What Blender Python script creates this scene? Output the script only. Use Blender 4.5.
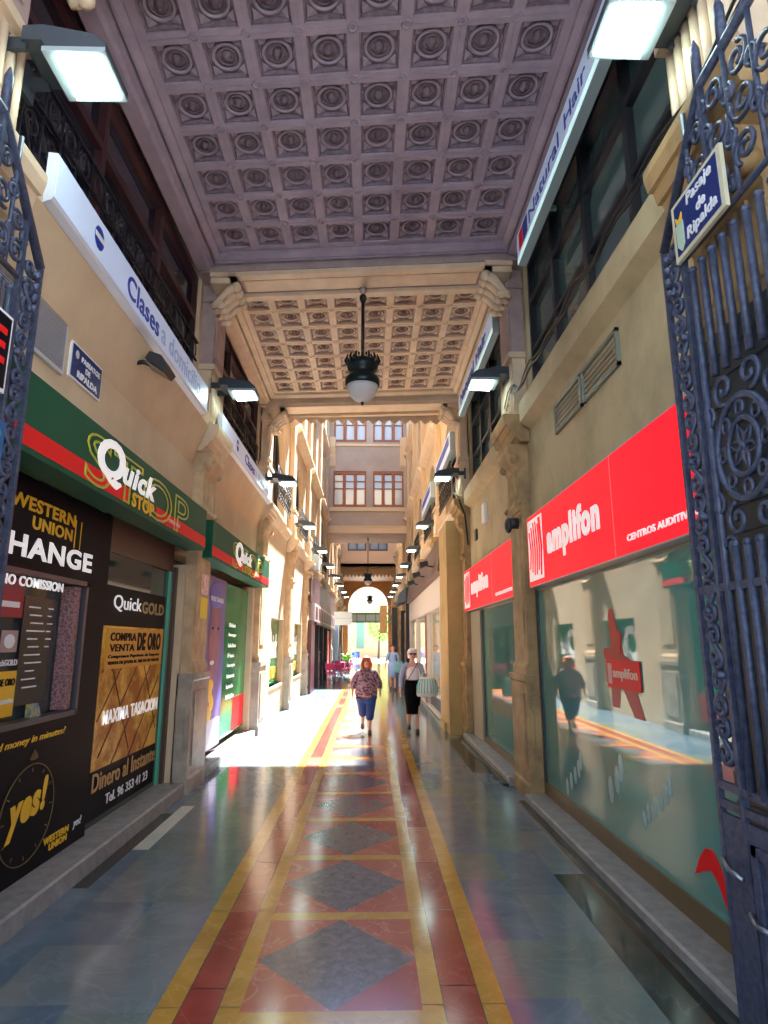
import bpy, math, random
from mathutils import Vector, Matrix
PI = math.pi
random.seed(7)
for o in list(bpy.data.objects): bpy.data.objects.remove(o)
SC = bpy.context.scene
COL = SC.collection
# ------------------------------------------------------------------ camera
F = 618.0
PITCH = math.atan(130 / F); YAW = -math.atan(14 / (F / math.cos(PITCH)))
cam = bpy.data.cameras.new('camera'); cam.sensor_fit = 'VERTICAL'; cam.sensor_height = 36; cam.lens = 36 * F / 1024
cam.clip_start = 0.02; cam.clip_end = 400
co = bpy.data.objects.new('camera', cam); COL.objects.link(co)
co.location = (0, 0, 1.75); co.rotation_euler = (PI / 2 + PITCH, 0, YAW)
SC.camera = co
# ------------------------------------------------------------------ light
SC.view_settings.view_transform = 'Standard'; SC.view_settings.look = 'None'
SC.view_settings.gamma = 1; SC.view_settings.use_curve_mapping = False
SC.view_settings.exposure = -0.15
SC.cycles.use_denoising = True
SC.cycles.max_bounces = 10; SC.cycles.diffuse_bounces = 6; SC.cycles.glossy_bounces = 5
SC.cycles.sample_clamp_indirect = 12
W = bpy.data.worlds.new('sky'); SC.world = W; W.use_nodes = True
nt = W.node_tree; nt.nodes.clear()
sky = nt.nodes.new('ShaderNodeTexSky'); sky.sky_type = 'NISHITA'; sky.sun_disc = False
sky.sun_elevation = math.radians(55); sky.sun_rotation = math.radians(15); sky.dust_density = .6; sky.ozone_density = 3.5
bg = nt.nodes.new('ShaderNodeBackground'); bg.inputs[1].default_value = 0.8
wo = nt.nodes.new('ShaderNodeOutputWorld')
nt.links.new(sky.outputs[0], bg.inputs[0]); nt.links.new(bg.outputs[0], wo.inputs[0])
sun = bpy.data.lights.new('sun', 'SUN'); sun.energy = 62; sun.angle = 0.03; sun.color = (1, .98, .95)
so = bpy.data.objects.new('sun', sun); COL.objects.link(so); so.location = (20, 60, 60)
so.rotation_euler = Vector((-0.17, -0.53, -1)).to_track_quat('-Z', 'Y').to_euler()

# ------------------------------------------------------------------ materials
MATS = {}
def mat(name, col, rough=.6, metal=0, col2=None, scale=6, detail=6, bump=0, spec=None, emit=0, ecol=None, mix=(.35, .65), coat=0, alpha=None, trans=0, stretch=None):
    if name in MATS: return MATS[name]
    m = bpy.data.materials.new(name); m.use_nodes = True; n = m.node_tree; b = n.nodes['Principled BSDF']
    b.inputs['Base Color'].default_value = (*col, 1); b.inputs['Roughness'].default_value = rough; b.inputs['Metallic'].default_value = metal
    if spec is not None: b.inputs['IOR'].default_value = spec
    if coat: b.inputs['Coat Weight'].default_value = coat; b.inputs['Coat Roughness'].default_value = .05
    if trans: b.inputs['Transmission Weight'].default_value = trans
    if alpha is not None: b.inputs['Alpha'].default_value = alpha
    if emit:
        b.inputs['Emission Color'].default_value = (*(ecol or col), 1); b.inputs['Emission Strength'].default_value = emit
    if col2 or bump:
        tc = n.nodes.new('ShaderNodeTexCoord'); mp = n.nodes.new('ShaderNodeMapping'); n.links.new(tc.outputs['Object'], mp.inputs[0])
        if stretch: mp.inputs['Scale'].default_value = stretch
        nz = n.nodes.new('ShaderNodeTexNoise'); nz.inputs['Scale'].default_value = scale; nz.inputs['Detail'].default_value = detail
        nz.inputs['Roughness'].default_value = .62
        n.links.new(mp.outputs[0], nz.inputs['Vector'])
        if col2:
            r = n.nodes.new('ShaderNodeValToRGB'); r.color_ramp.elements[0].position = mix[0]; r.color_ramp.elements[1].position = mix[1]
            r.color_ramp.elements[0].color = (*col2, 1); r.color_ramp.elements[1].color = (*col, 1)
            n.links.new(nz.outputs['Fac'], r.inputs[0]); n.links.new(r.outputs[0], b.inputs['Base Color'])
        if bump:
            bp = n.nodes.new('ShaderNodeBump'); bp.inputs['Strength'].default_value = bump; bp.inputs['Distance'].default_value = .02
            n.links.new(nz.outputs['Fac'], bp.inputs['Height']); n.links.new(bp.outputs[0], b.inputs['Normal'])
    MATS[name] = m
    return m
def marble(name, col, col2, vein, rough=.12, scale=3.0, vs=2.2, vw=.03):
    m = bpy.data.materials.new(name); m.use_nodes = True; n = m.node_tree; b = n.nodes['Principled BSDF']
    b.inputs['Roughness'].default_value = rough; b.inputs['IOR'].default_value = 1.55
    tc = n.nodes.new('ShaderNodeTexCoord')
    nz = n.nodes.new('ShaderNodeTexNoise'); nz.inputs['Scale'].default_value = scale; nz.inputs['Detail'].default_value = 8; nz.inputs['Roughness'].default_value = .65
    nz.inputs['Distortion'].default_value = .6
    r = n.nodes.new('ShaderNodeValToRGB'); r.color_ramp.elements[0].position = .33; r.color_ramp.elements[1].position = .68
    r.color_ramp.elements[0].color = (*col2, 1); r.color_ramp.elements[1].color = (*col, 1)
    n2 = n.nodes.new('ShaderNodeTexNoise'); n2.inputs['Scale'].default_value = vs; n2.inputs['Detail'].default_value = 7; n2.inputs['Distortion'].default_value = 1.4
    r2 = n.nodes.new('ShaderNodeValToRGB'); e = r2.color_ramp.elements
    e[0].position = .5 - vw; e[0].color = (0, 0, 0, 1); e[1].position = .5; e[1].color = (1, 1, 1, 1)
    e3 = e.new(.5 + vw); e3.color = (0, 0, 0, 1)
    mx = n.nodes.new('ShaderNodeMix'); mx.data_type = 'RGBA'
    mr = n.nodes.new('ShaderNodeMath'); mr.operation = 'MULTIPLY'; mr.inputs[1].default_value = .3
    for q in (nz, n2): n.links.new(tc.outputs['Object'], q.inputs['Vector'])
    n.links.new(nz.outputs['Fac'], r.inputs[0]); n.links.new(n2.outputs['Fac'], r2.inputs[0]); n.links.new(r2.outputs[0], mr.inputs[0])
    n.links.new(mr.outputs[0], mx.inputs['Factor']); n.links.new(r.outputs[0], mx.inputs['A']); mx.inputs['B'].default_value = (*vein, 1)
    n.links.new(mx.outputs['Result'], b.inputs['Base Color'])
    rr = n.nodes.new('ShaderNodeMapRange'); rr.inputs['To Min'].default_value = rough * .7; rr.inputs['To Max'].default_value = rough * 1.6
    n.links.new(nz.outputs['Fac'], rr.inputs['Value']); n.links.new(rr.outputs[0], b.inputs['Roughness'])
    MATS[name] = m
    return m
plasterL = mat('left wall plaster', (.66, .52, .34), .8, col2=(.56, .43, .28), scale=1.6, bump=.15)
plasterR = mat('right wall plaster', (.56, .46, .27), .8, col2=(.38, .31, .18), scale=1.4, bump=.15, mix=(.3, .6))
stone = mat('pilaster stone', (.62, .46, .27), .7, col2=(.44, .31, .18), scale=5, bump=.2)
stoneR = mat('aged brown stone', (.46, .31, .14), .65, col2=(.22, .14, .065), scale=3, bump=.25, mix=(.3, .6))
greystone = mat('grey pedestal marble', (.46, .4, .32), .4, col2=(.27, .23, .19), scale=3.5, bump=.1)
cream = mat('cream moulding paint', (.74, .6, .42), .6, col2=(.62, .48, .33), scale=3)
mauve = mat('shade tinted ceiling paint', (.37, .31, .38), .65, col2=(.29, .24, .31), scale=4)  # cream ceiling darkened and blued: dim near bay light put into the colour
mauve2 = mat('shade tinted beam paint', (.42, .33, .31), .65, col2=(.33, .25, .25), scale=4)  # near beams and shafts: bay shade mixed into the paint colour
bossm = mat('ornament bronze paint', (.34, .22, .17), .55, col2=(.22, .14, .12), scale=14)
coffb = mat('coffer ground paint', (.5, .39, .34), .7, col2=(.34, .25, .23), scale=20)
facade = mat('facade stucco', (.6, .46, .3), .85, col2=(.5, .37, .23), scale=1.2, bump=.1)
pinkst = mat('bridge stucco', (.44, .36, .3), .85, col2=(.37, .3, .25), scale=.9, bump=.1)
wood = mat('window wood', (.34, .11, .035), .5, col2=(.24, .075, .025), scale=8)
iron = mat('blue painted iron', (.075, .095, .16), .45, metal=.2, col2=(.03, .04, .08), scale=30, bump=.15)
black = mat('black iron', (.012, .013, .016), .45)
darkf = mat('dark window frame', (.02, .022, .028), .4)
redf = mat('dark reddish window frame', (.05, .018, .02), .4)
glassd = mat('dark window glass', (.015, .02, .035), .05, spec=1.7)
glassg = mat('green grey window glass', (.07, .12, .12), .06, spec=1.7)
glasss = mat('sky reflecting window glass', (.55, .6, .62), .08, spec=1.8)
greenfr = mat('shopfront green glass', (.10, .29, .26), .03, spec=1.75)
white = mat('white enamel', (.8, .82, .85), .4)
sgreen = mat('sign green', (.004, .085, .04), .5, spec=1.3)
sred = mat('sign red stripe', (.85, .008, .012), .5, spec=1.3)
ared = mat('backlit red sign face', (.85, .006, .018), .5, spec=1.3, emit=.95, ecol=(1, .004, .022))
awht = mat('glowing white lettering', (.9, .9, .9), .3, emit=.45)  # emission brightens the letters, also on panels and posters without a lamp
lblue = mat('pale backlit sign face', (.62, .72, .92), .35, emit=.2, ecol=(.5, .66, 1))
lcyan = mat('bright backlit sign strip', (.7, .9, .9), .35, emit=.75, ecol=(.6, .95, .95))
navy = mat('navy blue enamel', (.012, .03, .16), .25)
dblue = mat('deep blue lettering', (.01, .04, .35), .4)
pblue = mat('faded blue lettering', (.42, .52, .74), .4)
yel = mat('yellow print', (.85, .5, .02), .45)
yline = mat('thin yellow outline', (.5, .52, .03), .45)
blk = mat('black panel', (.004, .004, .008), .5, spec=1.2)
bronze = mat('bronze sill', (.17, .11, .05), .4, metal=.3)
mgreen = mat('green metal frame', (.12, .45, .3), .35)
maroon = mat('maroon cladding', (.075, .018, .028), .35)
curb = mat('granite kerb', (.34, .33, .31), .5, col2=(.22, .22, .22), scale=9, bump=.1)
lens = mat('lit lamp glass', (.9, 1, 1), .3, emit=30, ecol=(.72, 1.0, .95))
lamphs = mat('lamp housing', (.05, .065, .08), .4, metal=.3)
lampin = mat('lamp reflector shade', (.3, .36, .38), .4)
frost = mat('frosted lamp globe', (.62, .62, .62), .3)
dgreen = mat('dark green lamp metal', (.01, .022, .022), .35, metal=.4)
pmar = {
 'gA': marble('grey blue floor marble', (.14, .2, .25), (.095, .14, .185), (.2, .26, .3)),  # blue grey stone, made bluer to carry the sky light
 'gB': marble('green grey floor marble', (.17, .225, .2), (.12, .165, .16), (.23, .29, .27)),
 'gC': marble('light grey floor marble', (.19, .235, .245), (.14, .18, .195), (.25, .29, .3)),
 'dk': marble('dark green floor marble', (.025, .038, .036), (.014, .02, .02), (.12, .14, .13)),
 'pl': marble('pale floor slab', (.66, .68, .58), (.55, .58, .5), (.72, .72, .6)),
 'ye': marble('yellow floor marble', (.56, .32, .05), (.38, .2, .03), (.66, .46, .16), vs=4),
 'rd': marble('red floor marble', (.36, .05, .035), (.26, .03, .028), (.5, .2, .15), vs=2, vw=.012),
 'pk': marble('rust red floor marble', (.46, .13, .07), (.32, .075, .045), (.7, .45, .33), vs=2.6, vw=.02),
 'dm': marble('grey diamond floor marble', (.15, .15, .165), (.07, .075, .085), (.24, .24, .25), scale=16, vs=9),
 'gr': marble('floor joint', (.06, .055, .05), (.05, .045, .04), (.08, .07, .06)),
}
# ------------------------------------------------------------------ mesh helpers
class MB:
    def __init__(s): s.v = []; s.f = []; s.m = []; s.sm = []
    def add(s, vs, fs, mi=0, smooth=False):
        b = len(s.v); s.v += [tuple(v) for v in vs]
        for f in fs: s.f.append(tuple(b + i for i in f)); s.m.append(mi); s.sm.append(smooth)
        return s
    def box(s, x0, x1, y0, y1, z0, z1, mi=0):
        x0, x1 = sorted((x0, x1)); y0, y1 = sorted((y0, y1)); z0, z1 = sorted((z0, z1))
        v = [(x0, y0, z0), (x1, y0, z0), (x1, y1, z0), (x0, y1, z0), (x0, y0, z1), (x1, y0, z1), (x1, y1, z1), (x0, y1, z1)]
        return s.add(v, [(0, 3, 2, 1), (4, 5, 6, 7), (0, 1, 5, 4), (1, 2, 6, 5), (2, 3, 7, 6), (3, 0, 4, 7)], mi)
    def prism(s, poly, axis, a, b, mi=0):
        # poly in the two remaining axes (in xyz order)
        def P(p, t): return {'x': (t, p[0], p[1]), 'y': (p[0], t, p[1]), 'z': (p[0], p[1], t)}[axis]
        n = len(poly)
        area = sum(poly[i][0] * poly[(i + 1) % n][1] - poly[(i + 1) % n][0] * poly[i][1] for i in range(n))
        pl = list(poly) if area > 0 else list(poly)[::-1]
        a, b = sorted((a, b))
        if axis == 'y': a, b = b, a
        v = [P(p, a) for p in pl] + [P(p, b) for p in pl]
        f = [tuple(range(n))[::-1], tuple(range(n, 2 * n))] + [(i, (i + 1) % n, n + (i + 1) % n, n + i) for i in range(n)]
        return s.add(v, f, mi)
    def tube(s, pts, r, n=6, mi=0, closed=False, cap=True):
        pts = [Vector(p) for p in pts]; L = len(pts); rs = r if isinstance(r, (list, tuple)) else [r] * L
        vs = []; up = Vector((0.13, 0.27, .95)).normalized()
        for i, p in enumerate(pts):
            if closed: t = pts[(i + 1) % L] - pts[i - 1]
            else: t = pts[min(i + 1, L - 1)] - pts[max(i - 1, 0)]
            t = t.normalized() if t.length > 1e-9 else Vector((0, 0, 1))
            u = up - t * up.dot(t)
            if u.length < .05: u = Vector((1, 0, 0)) - t * t.x
            u.normalize(); w = t.cross(u); up = u
            for k in range(n):
                a = 2 * PI * k / n; vs.append(p + (u * math.cos(a) + w * math.sin(a)) * rs[i])
        fs = []
        for i in range(L if closed else L - 1):
            j = (i + 1) % L
            for k in range(n): k2 = (k + 1) % n; fs.append((i * n + k, i * n + k2, j * n + k2, j * n + k))
        if cap and not closed: fs += [tuple(range(n))[::-1], tuple(range((L - 1) * n, L * n))]
        return s.add(vs, fs, mi, True)
    def lathe(s, prof, c=(0, 0, 0), n=24, mi=0, smooth=True):
        vs = []; fs = []
        for r, z in prof:
            for k in range(n): a = 2 * PI * k / n; vs.append((c[0] + r * math.cos(a), c[1] + r * math.sin(a), c[2] + z))
        for i in range(len(prof) - 1):
            for k in range(n): k2 = (k + 1) % n; fs.append((i * n + k, i * n + k2, (i + 1) * n + k2, (i + 1) * n + k))
        fs += [tuple(range(n))[::-1], tuple(range((len(prof) - 1) * n, len(prof) * n))]
        return s.add(vs, fs, mi, smooth)
    def ball(s, c, r, n=12, mi=0):
        rx, ry, rz = r if isinstance(r, (tuple, list)) else (r, r, r)
        vs = []; fs = []; h = n // 2
        for i in range(h + 1):
            t = PI * i / h
            for k in range(n): a = 2 * PI * k / n; vs.append((c[0] + rx * math.sin(t) * math.cos(a), c[1] + ry * math.sin(t) * math.sin(a), c[2] + rz * math.cos(t)))
        for i in range(h):
            for k in range(n): k2 = (k + 1) % n; fs.append((i * n + k, (i + 1) * n + k, (i + 1) * n + k2, i * n + k2))
        return s.add(vs, fs, mi, True)
    def build(s, name, mats, parent=None, label=None, cat=None, group=None, kind=None):
        me = bpy.data.meshes.new(name); me.from_pydata(s.v, [], s.f)
        for m in (mats if isinstance(mats, (list, tuple)) else [mats]): me.materials.append(m)
        me.polygons.foreach_set('material_index', s.m); me.polygons.foreach_set('use_smooth', s.sm); me.validate(); me.update()
        o = bpy.data.objects.new(name, me); COL.objects.link(o)
        if parent is not None: o.parent = parent
        return tag(o, label, cat, group, kind)
TN = [0]
def tag(o, label=None, cat=None, group=None, kind=None):
    if o.name.startswith('trim'): TN[0] += 1; o.name = 'trim_%d' % TN[0]
    for k, v in (('label', label), ('category', cat), ('group', group), ('kind', kind)):
        if v: o[k] = v
    return o
def thing(name, label, cat, group=None, loc=(0, 0, 0), kind=None):
    o = bpy.data.objects.new(name, None); COL.objects.link(o); o.location = loc; o.empty_display_size = .1
    return tag(o, label, cat, group, kind)
def copytree(o, parent=None):
    c = o.copy(); COL.objects.link(c)
    if parent: c.parent = parent
    for ch in list(o.children): copytree(ch, c)
    return c
def text(name, s, m, parent, side, X, y0, y1, z0, z1, shear=0, bold=0, slope=0, outline=False):
    """lettering on a side wall; y0 < y1 span, z0..z1 the height of the letters; slope lifts the far end"""
    c = bpy.data.curves.new('t', 'FONT'); c.body = s; c.shear = shear; c.offset = bold; c.extrude = .02; c.resolution_u = 4; c.space_character = 1 + bold * 3
    if outline: c.fill_mode = 'NONE'; c.extrude = 0; c.bevel_depth = .018; c.bevel_resolution = 0
    to = bpy.data.objects.new('t', c); COL.objects.link(to)
    dg = bpy.context.evaluated_depsgraph_get(); me = bpy.data.meshes.new_from_object(to.evaluated_get(dg))
    bpy.data.objects.remove(to); bpy.data.curves.remove(c)
    xs = [v.co.x for v in me.vertices]; ys = [v.co.y for v in me.vertices]
    a, b, lo, hi = min(xs), max(xs), min(ys), max(ys)
    for v in me.vertices:
        u = (v.co.x - a) / (b - a); w = (v.co.y - lo) / (hi - lo); e = v.co.z * .15
        y = y0 + u * (y1 - y0) if side < 0 else y1 - u * (y1 - y0)
        v.co = (X - side * (e + .002), y, z0 + w * (z1 - z0) + slope * u)
    me.materials.clear(); me.materials.append(m)
    o = bpy.data.objects.new(name, me); COL.objects.link(o); o.parent = parent
    return o
def ftext(name, s, m, parent, x0, x1, y, z0, z1):  # lettering facing the camera end (-Y)
    o = text(name, s, m, parent, -1, 0, x0, x1, z0, z1)
    for v in o.data.vertices: v.co = (v.co.y, y - v.co.x, v.co.z)
    return o
XC = -0.17; WD = 2.15
def sx(s, d): return XC + s * d
def sk(x): return (1.98 - x) * .09      # cross members run slightly askew to the passage
def shear_y(mb): mb.v = [(x, y + sk(x), z) for x, y, z in mb.v]
PIER = {-1: [8.2 + 4.65 * k for k in range(-1, 11)], 1: [7.75 + 4.65 * k for k in range(-1, 11)]}
PIER[-1][0] = 2.92; PIER[1][0] = 2.82
SN = {-1: 'left', 1: 'right'}
TOP = 14.6

# ================================================================== FLOOR
fl = MB(); KEYS = list(pmar); MI = {k: i for i, k in enumerate(KEYS)}
def quad(x0, x1, y0, y1, k, z=0): fl.add([(x0, y0, z), (x1, y0, z), (x1, y1, z), (x0, y1, z)], [(0, 1, 2, 3)], MI[k])
FX = -0.18; Y0, Y1 = -1.0, 55.0
st = [(.445, .55, 'ye'), (.556, .735, 'rd'), (.741, .86, 'ye')]
for s in (-1, 1):
    for a, b, k in st:
        y = Y0
        while y < Y1:
            L = 1.12 if k == 'ye' else .93
            e = min(Y1, y + L - .006)
            kk = k if k != 'rd' else random.choice(['rd', 'rd', 'pk'])
            quad(FX + min(s * a, s * b), FX + max(s * a, s * b), y, e, kk); y += L
    quad(FX + min(s * .55, s * .556), FX + max(s * .55, s * .556), Y0, Y1, 'gr'); quad(FX + min(s * .735, s * .741), FX + max(s * .735, s * .741), Y0, Y1, 'gr')
y = 3.32 - 1.12 * 4
while y < Y1:
    quad(FX - .445, FX + .445, y, y + .11, 'ye')
    a, b = y + .11, y + 1.12; c = (a + b) / 2; h = .445; q = .445
    D = [(FX, a), (FX + q, c), (FX, b), (FX - q, c)]
    fl.add([(p[0], p[1], 0) for p in D], [(0, 1, 2, 3)], MI['dm'])
    for (cx, cy), i in (((-1, 0), 3), ((1, 0), 0), ((1, 1), 1), ((-1, 1), 2)):
        C = (FX + cx * h, a if cy == 0 else b); p, r = D[i], D[(i + 1) % 4]
        tri = [(C[0], C[1], 0), (p[0], p[1], 0), (r[0], r[1], 0)]
        ar = (tri[1][0] - tri[0][0]) * (tri[2][1] - tri[0][1]) - (tri[2][0] - tri[0][0]) * (tri[1][1] - tri[0][1])
        if ar < 0: tri = [tri[0], tri[2], tri[1]]
        fl.add(tri, [(0, 1, 2)], MI[random.choice(['pk', 'pk', 'rd'])])
    y += 1.12
# side fields
for s in (-1, 1):
    inner, outer = FX + s * .86, (1.42 if s > 0 else -1.9)
    n = 2
    for i in range(n):
        xa = inner + (outer - inner) * i / n; xb = inner + (outer - inner) * (i + 1) / n
        y = Y0 + .4 * i
        quad(min(xa, xb), max(xa, xb), Y0, y, 'gA') if i else None
        while y < Y1:
            L = random.choice([.62, .95, 1.3]); quad(min(xa, xb), max(xa, xb), y, min(Y1, y + L), random.choice(['gA', 'gB', 'gA', 'gC', 'gB'])); y += L
    wall = sx(s, 2.7); bands = [(Y0, 3.0, 'dk'), (3.0, 5.2, 'dk'), (5.2, 6.3, 'gC'), (6.3, 9, 'gA'), (9, 12, 'dk'), (12, 16, 'gB'), (16, Y1, 'gA')] if s > 0 else \
        [(Y0, 5.85, 'gA'), (5.85, 7.3, 'pl'), (7.3, 11, 'gB'), (11, Y1, 'gA')]
    if s < 0:
        quad(-2.08, -1.9, Y0, Y1, 'gA')
        fl.v = fl.v[:-4]; fl.f.pop(); fl.m.pop(); fl.sm.pop()
        for a, b, k in bands: quad(-2.04, -1.9, a, b, k)
        quad(wall, -2.04, Y0, 5.0, 'gA'); quad(wall, -2.04, 5.0, 7, 'dk'); quad(wall, -2.04, 7, Y1, 'gA')
    else:
        for a, b, k in bands: quad(outer, wall, a, b, k)
fl.build('floor', [pmar[k] for k in KEYS], label='polished marble passage floor with diamond centre strip', kind='structure')
gm = MB(); gm.add([(-40, -40, -.02), (40, -40, -.02), (40, 120, -.02), (-40, 120, -.02)], [(0, 1, 2, 3)])
gm.build('ground', mat('street paving', (.42, .41, .38), .7, col2=(.33, .32, .3), scale=2), label='pale street paving beyond both ends of the passage', kind='structure')

# unseen house across the street, added to cut sky light on the near bays
m = MB()
for i in range(7):
    x = -14 + i * 4
    m.box(x, x + 2.6, -9.5, -9, 0, 15)
    for z in (0, 3.6, 7.2, 10.8, 14.2): m.box(x + 2.6, x + 4, -9.5, -9, z, z + 1.0)
m.box(-14, 14, -10.5, -9.6, 0, 15)
m.build('added_street_house', mat('grey blue house render', (.2, .22, .26), .8, col2=(.15, .17, .2), scale=1), label='unseen grey house across the street, added to cut the sky light', cat='building')
# kerbs / steps along the shopfronts
for s, y0, y1, z, dx in ((-1, 1.0, 7.75, .14, 1.99), (-1, 8.75, 12.3, .12, 1.99), (1, 1.0, 7.33, .1, 1.90), (1, 8.17, 12.0, .1, 1.90)):
    m = MB(); a, b = sx(s, dx), sx(s, 2.45)
    m.prism([(a, 0.001), (a, z - .015), (a + s * .015, z), (b, z), (b, .001)], 'y', y0, y1)
    m.build('trim_step', curb, label='%s granite step below the %s' % (SN[s], 'near shopfront' if y0 < 2 else 'second shopfront'), kind='structure')
m = MB(); m.box(1.655, 1.735, 1.0, 7.33, .001, .03); m.box(1.655, 1.735, 8.17, 12.0, .001, .03)
m.build('trim_kerb', pmar['dk'], label='low dark marble kerb strip along the right shopfronts', kind='structure')

# ================================================================== WALLS
def wallbox(m, s, y0, y1, z0, z1, d0=WD, d1=2.75, mi=0): m.box(sx(s, d0), sx(s, d1), y0, y1, z0, z1, mi)
for s in (-1, 1):
    P = PIER[s]; m = MB()
    # near roofed bays: lintel walls above shops, recessed upper windows
    wallbox(m, s, .8, P[1] + .4, 2.95 if s < 0 else 2.3, 4.62)
    wallbox(m, s, P[1] - .4, P[1] + .4, 0, 2.7)
    wallbox(m, s, .8, 1.6, 0, 2.7)
    wallbox(m, s, P[1] + .4, P[2] + .4, 2.95 if s < 0 else 2.3, 4.62)
    wallbox(m, s, P[2] - .4, P[2] + .4, 0, 2.7)
    for k in (0, 1, 2): wallbox(m, s, P[k] - .42, P[k] + .42, 4.62, 7.4, WD + .03)
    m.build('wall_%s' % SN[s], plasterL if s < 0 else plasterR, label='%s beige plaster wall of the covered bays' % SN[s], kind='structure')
    # ledge band
    m = MB(); prot = .21 if s < 0 else .13
    for k in (0, 1):
        a, b = P[k] + .5, P[k + 1] - .5
        prof = [(sx(s, WD), 4.0 if s < 0 else 4.34), (sx(s, WD - prot * (.8 if s < 0 else 1)), 4.42), (sx(s, WD - prot), 4.5), (sx(s, WD - prot), 4.66), (sx(s, WD - prot + .03), 4.72), (sx(s, WD + .4), 4.72), (sx(s, WD + .4), 4.5), (sx(s, WD), 4.5)]
        m.prism(prof, 'y', a, b)
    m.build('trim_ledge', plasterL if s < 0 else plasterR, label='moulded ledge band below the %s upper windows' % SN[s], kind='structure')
    # back liner behind the shopfronts and windows
    m = MB(); wallbox(m, s, .8, P[2] + .4, 0, 7.4, 2.76, 2.95)
    m.build('wall_%s_inner' % SN[s], mat('dim interior wall', (.1, .1, .11), .9), label='%s dark interior wall behind the shop glass' % SN[s], kind='structure')

# building mass above the roofed bays
m = MB(); m.box(-2.9, 2.55, 1.0, 12.6, 7.4, TOP); m.build('wall_upper', facade, label='storeys above the covered bays', kind='structure')

# ------------------------------------------------------------------ pillars
def pillar(s, yc, k):
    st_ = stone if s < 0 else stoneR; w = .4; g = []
    d_ped, d_sh = WD - .17, WD - .12
    t = thing('trim_pilaster', '%s stone pilaster with scrolled capital, number %s from the entrance' % (SN[s], ['one', 'two', 'three', 'four', 'five', 'six', 'seven', 'eight', 'nine', 'ten', 'eleven', 'twelve'][k]), None, kind='structure')
    D = lambda d: sx(s, d)
    # pedestal with profiled side and recessed panel
    m = MB()
    m.prism([(D(WD + .02), 0), (D(d_ped - .02), 0), (D(d_ped - .02), .16), (D(d_ped), .19), (D(d_ped), 1.28), (D(d_ped - .02), 1.3), (D(d_ped - .02), 1.37), (D(WD + .02), 1.37)], 'y', yc - w, yc + w)
    for sg in (-1, 1):  # scroll profile on pedestal cheeks
        y = yc + sg * w
        m.prism([(D(WD), .35), (D(d_ped + .05), .4), (D(d_ped + .03), .5), (D(d_ped + .07), .6), (D(d_ped + .07), .95), (D(d_ped + .03), 1.02), (D(d_ped + .05), 1.12), (D(WD), 1.16)], 'y', y, y + sg * .022)
    m.box(D(d_ped), D(d_ped - .018), yc - .28, yc + .28, .3, 1.16)
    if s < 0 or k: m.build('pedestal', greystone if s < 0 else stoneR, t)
    m = MB()
    w2 = .34
    m.prism([(D(WD + .02), 1.37), (D(d_sh - .03), 1.37), (D(d_sh - .03), 1.46), (D(d_sh), 1.52), (D(d_sh), 3.35), (D(WD + .02), 3.35)], 'y', yc - w2, yc + w2)
    m.box(D(d_sh), D(d_sh - .016), yc - .24, yc + .24, 1.7, 3.2)
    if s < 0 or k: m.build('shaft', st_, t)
    # capital: console growing outwards with steps and a rolled scroll
    m = MB()
    m.prism([(D(WD + .02), 3.35), (D(d_sh - .02), 3.35), (D(d_sh - .05), 3.42), (D(d_sh - .02), 3.48), (D(d_sh - .01), 3.9), (D(d_sh - .06), 4.0), (D(d_sh - .13), 4.12), (D(d_sh - .13), 4.2), (D(WD + .02), 4.2)], 'y', yc - w2 + .02, yc + w2 - .02)
    for sg in (-1, 1):
        m.tube([(D(d_sh - .055), yc + sg * (w2 - .1), 4.02), (D(d_sh - .055), yc + sg * (w2 - .01), 4.02)], .06, 12)
        m.tube([(D(d_sh - .03), yc + sg * (w2 - .1), 3.44), (D(d_sh - .03), yc + sg * (w2 - .01), 3.44)], .04, 10)
    for i in range(5): m.box(D(d_sh + .0), D(d_sh - .03), yc - .2 + i * .09, yc - .16 + i * .09, 3.52, 3.88)
    m.build('console', st_, t)
    m = MB()
    zz = [(4.2, .14), (4.26, .18), (4.26, .2), (4.34, .24), (4.34, .27), (4.42, .29), (4.42, .32), (4.5, .34), (4.56, .34)]
    prof = [(D(WD + .02), 4.2)] + [(D(WD - b + .02), z) for z, b in zz] + [(D(WD + .02), 4.56)]
    m.prism(prof, 'y', yc - w - .03, yc + w + .03)
    m.build('cornice', cream if s < 0 else st_, t)
    # fluted block that carries the floodlight
    m = MB()
    m.box(D(WD + .02), D(WD - .15), yc - .33, yc + .33, 4.56, 5.42)
    for i in range(7): m.tube([(D(WD - .155), yc - .27 + i * .09, 4.66), (D(WD - .155), yc - .27 + i * .09, 5.3)], .03, 8)
    m.box(D(WD + .02), D(WD - .2), yc - .37, yc + .37, 5.36, 5.44); m.box(D(WD + .02), D(WD - .22), yc - .36, yc + .36, 4.56, 4.62)
    m.build('fluted_block', cream, t)
    if k <= 2:
        m = MB(); m.box(D(WD + .03), D(WD - .15), yc - .3, yc + .3, 5.44, 6.66); m.box(D(WD - .15), D(WD - .17), yc - .22, yc + .22, 5.6, 6.3)
        m.box(D(WD + .03), D(WD - .2), yc - .34, yc + .34, 6.38, 6.46)
        m.build('upper_shaft', mauve2 if k < 2 else cream, t)
    else:
        m = MB(); m.box(D(WD + .03), D(WD - .12), yc - .3, yc + .3, 5.44, TOP - .3 if s < 0 or k > 5 else 12.3)
        m.build('upper_shaft', facade, t)
    return t
for s in (-1, 1):
    for k, y in enumerate(PIER[s]): pillar(s, y, k)

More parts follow.
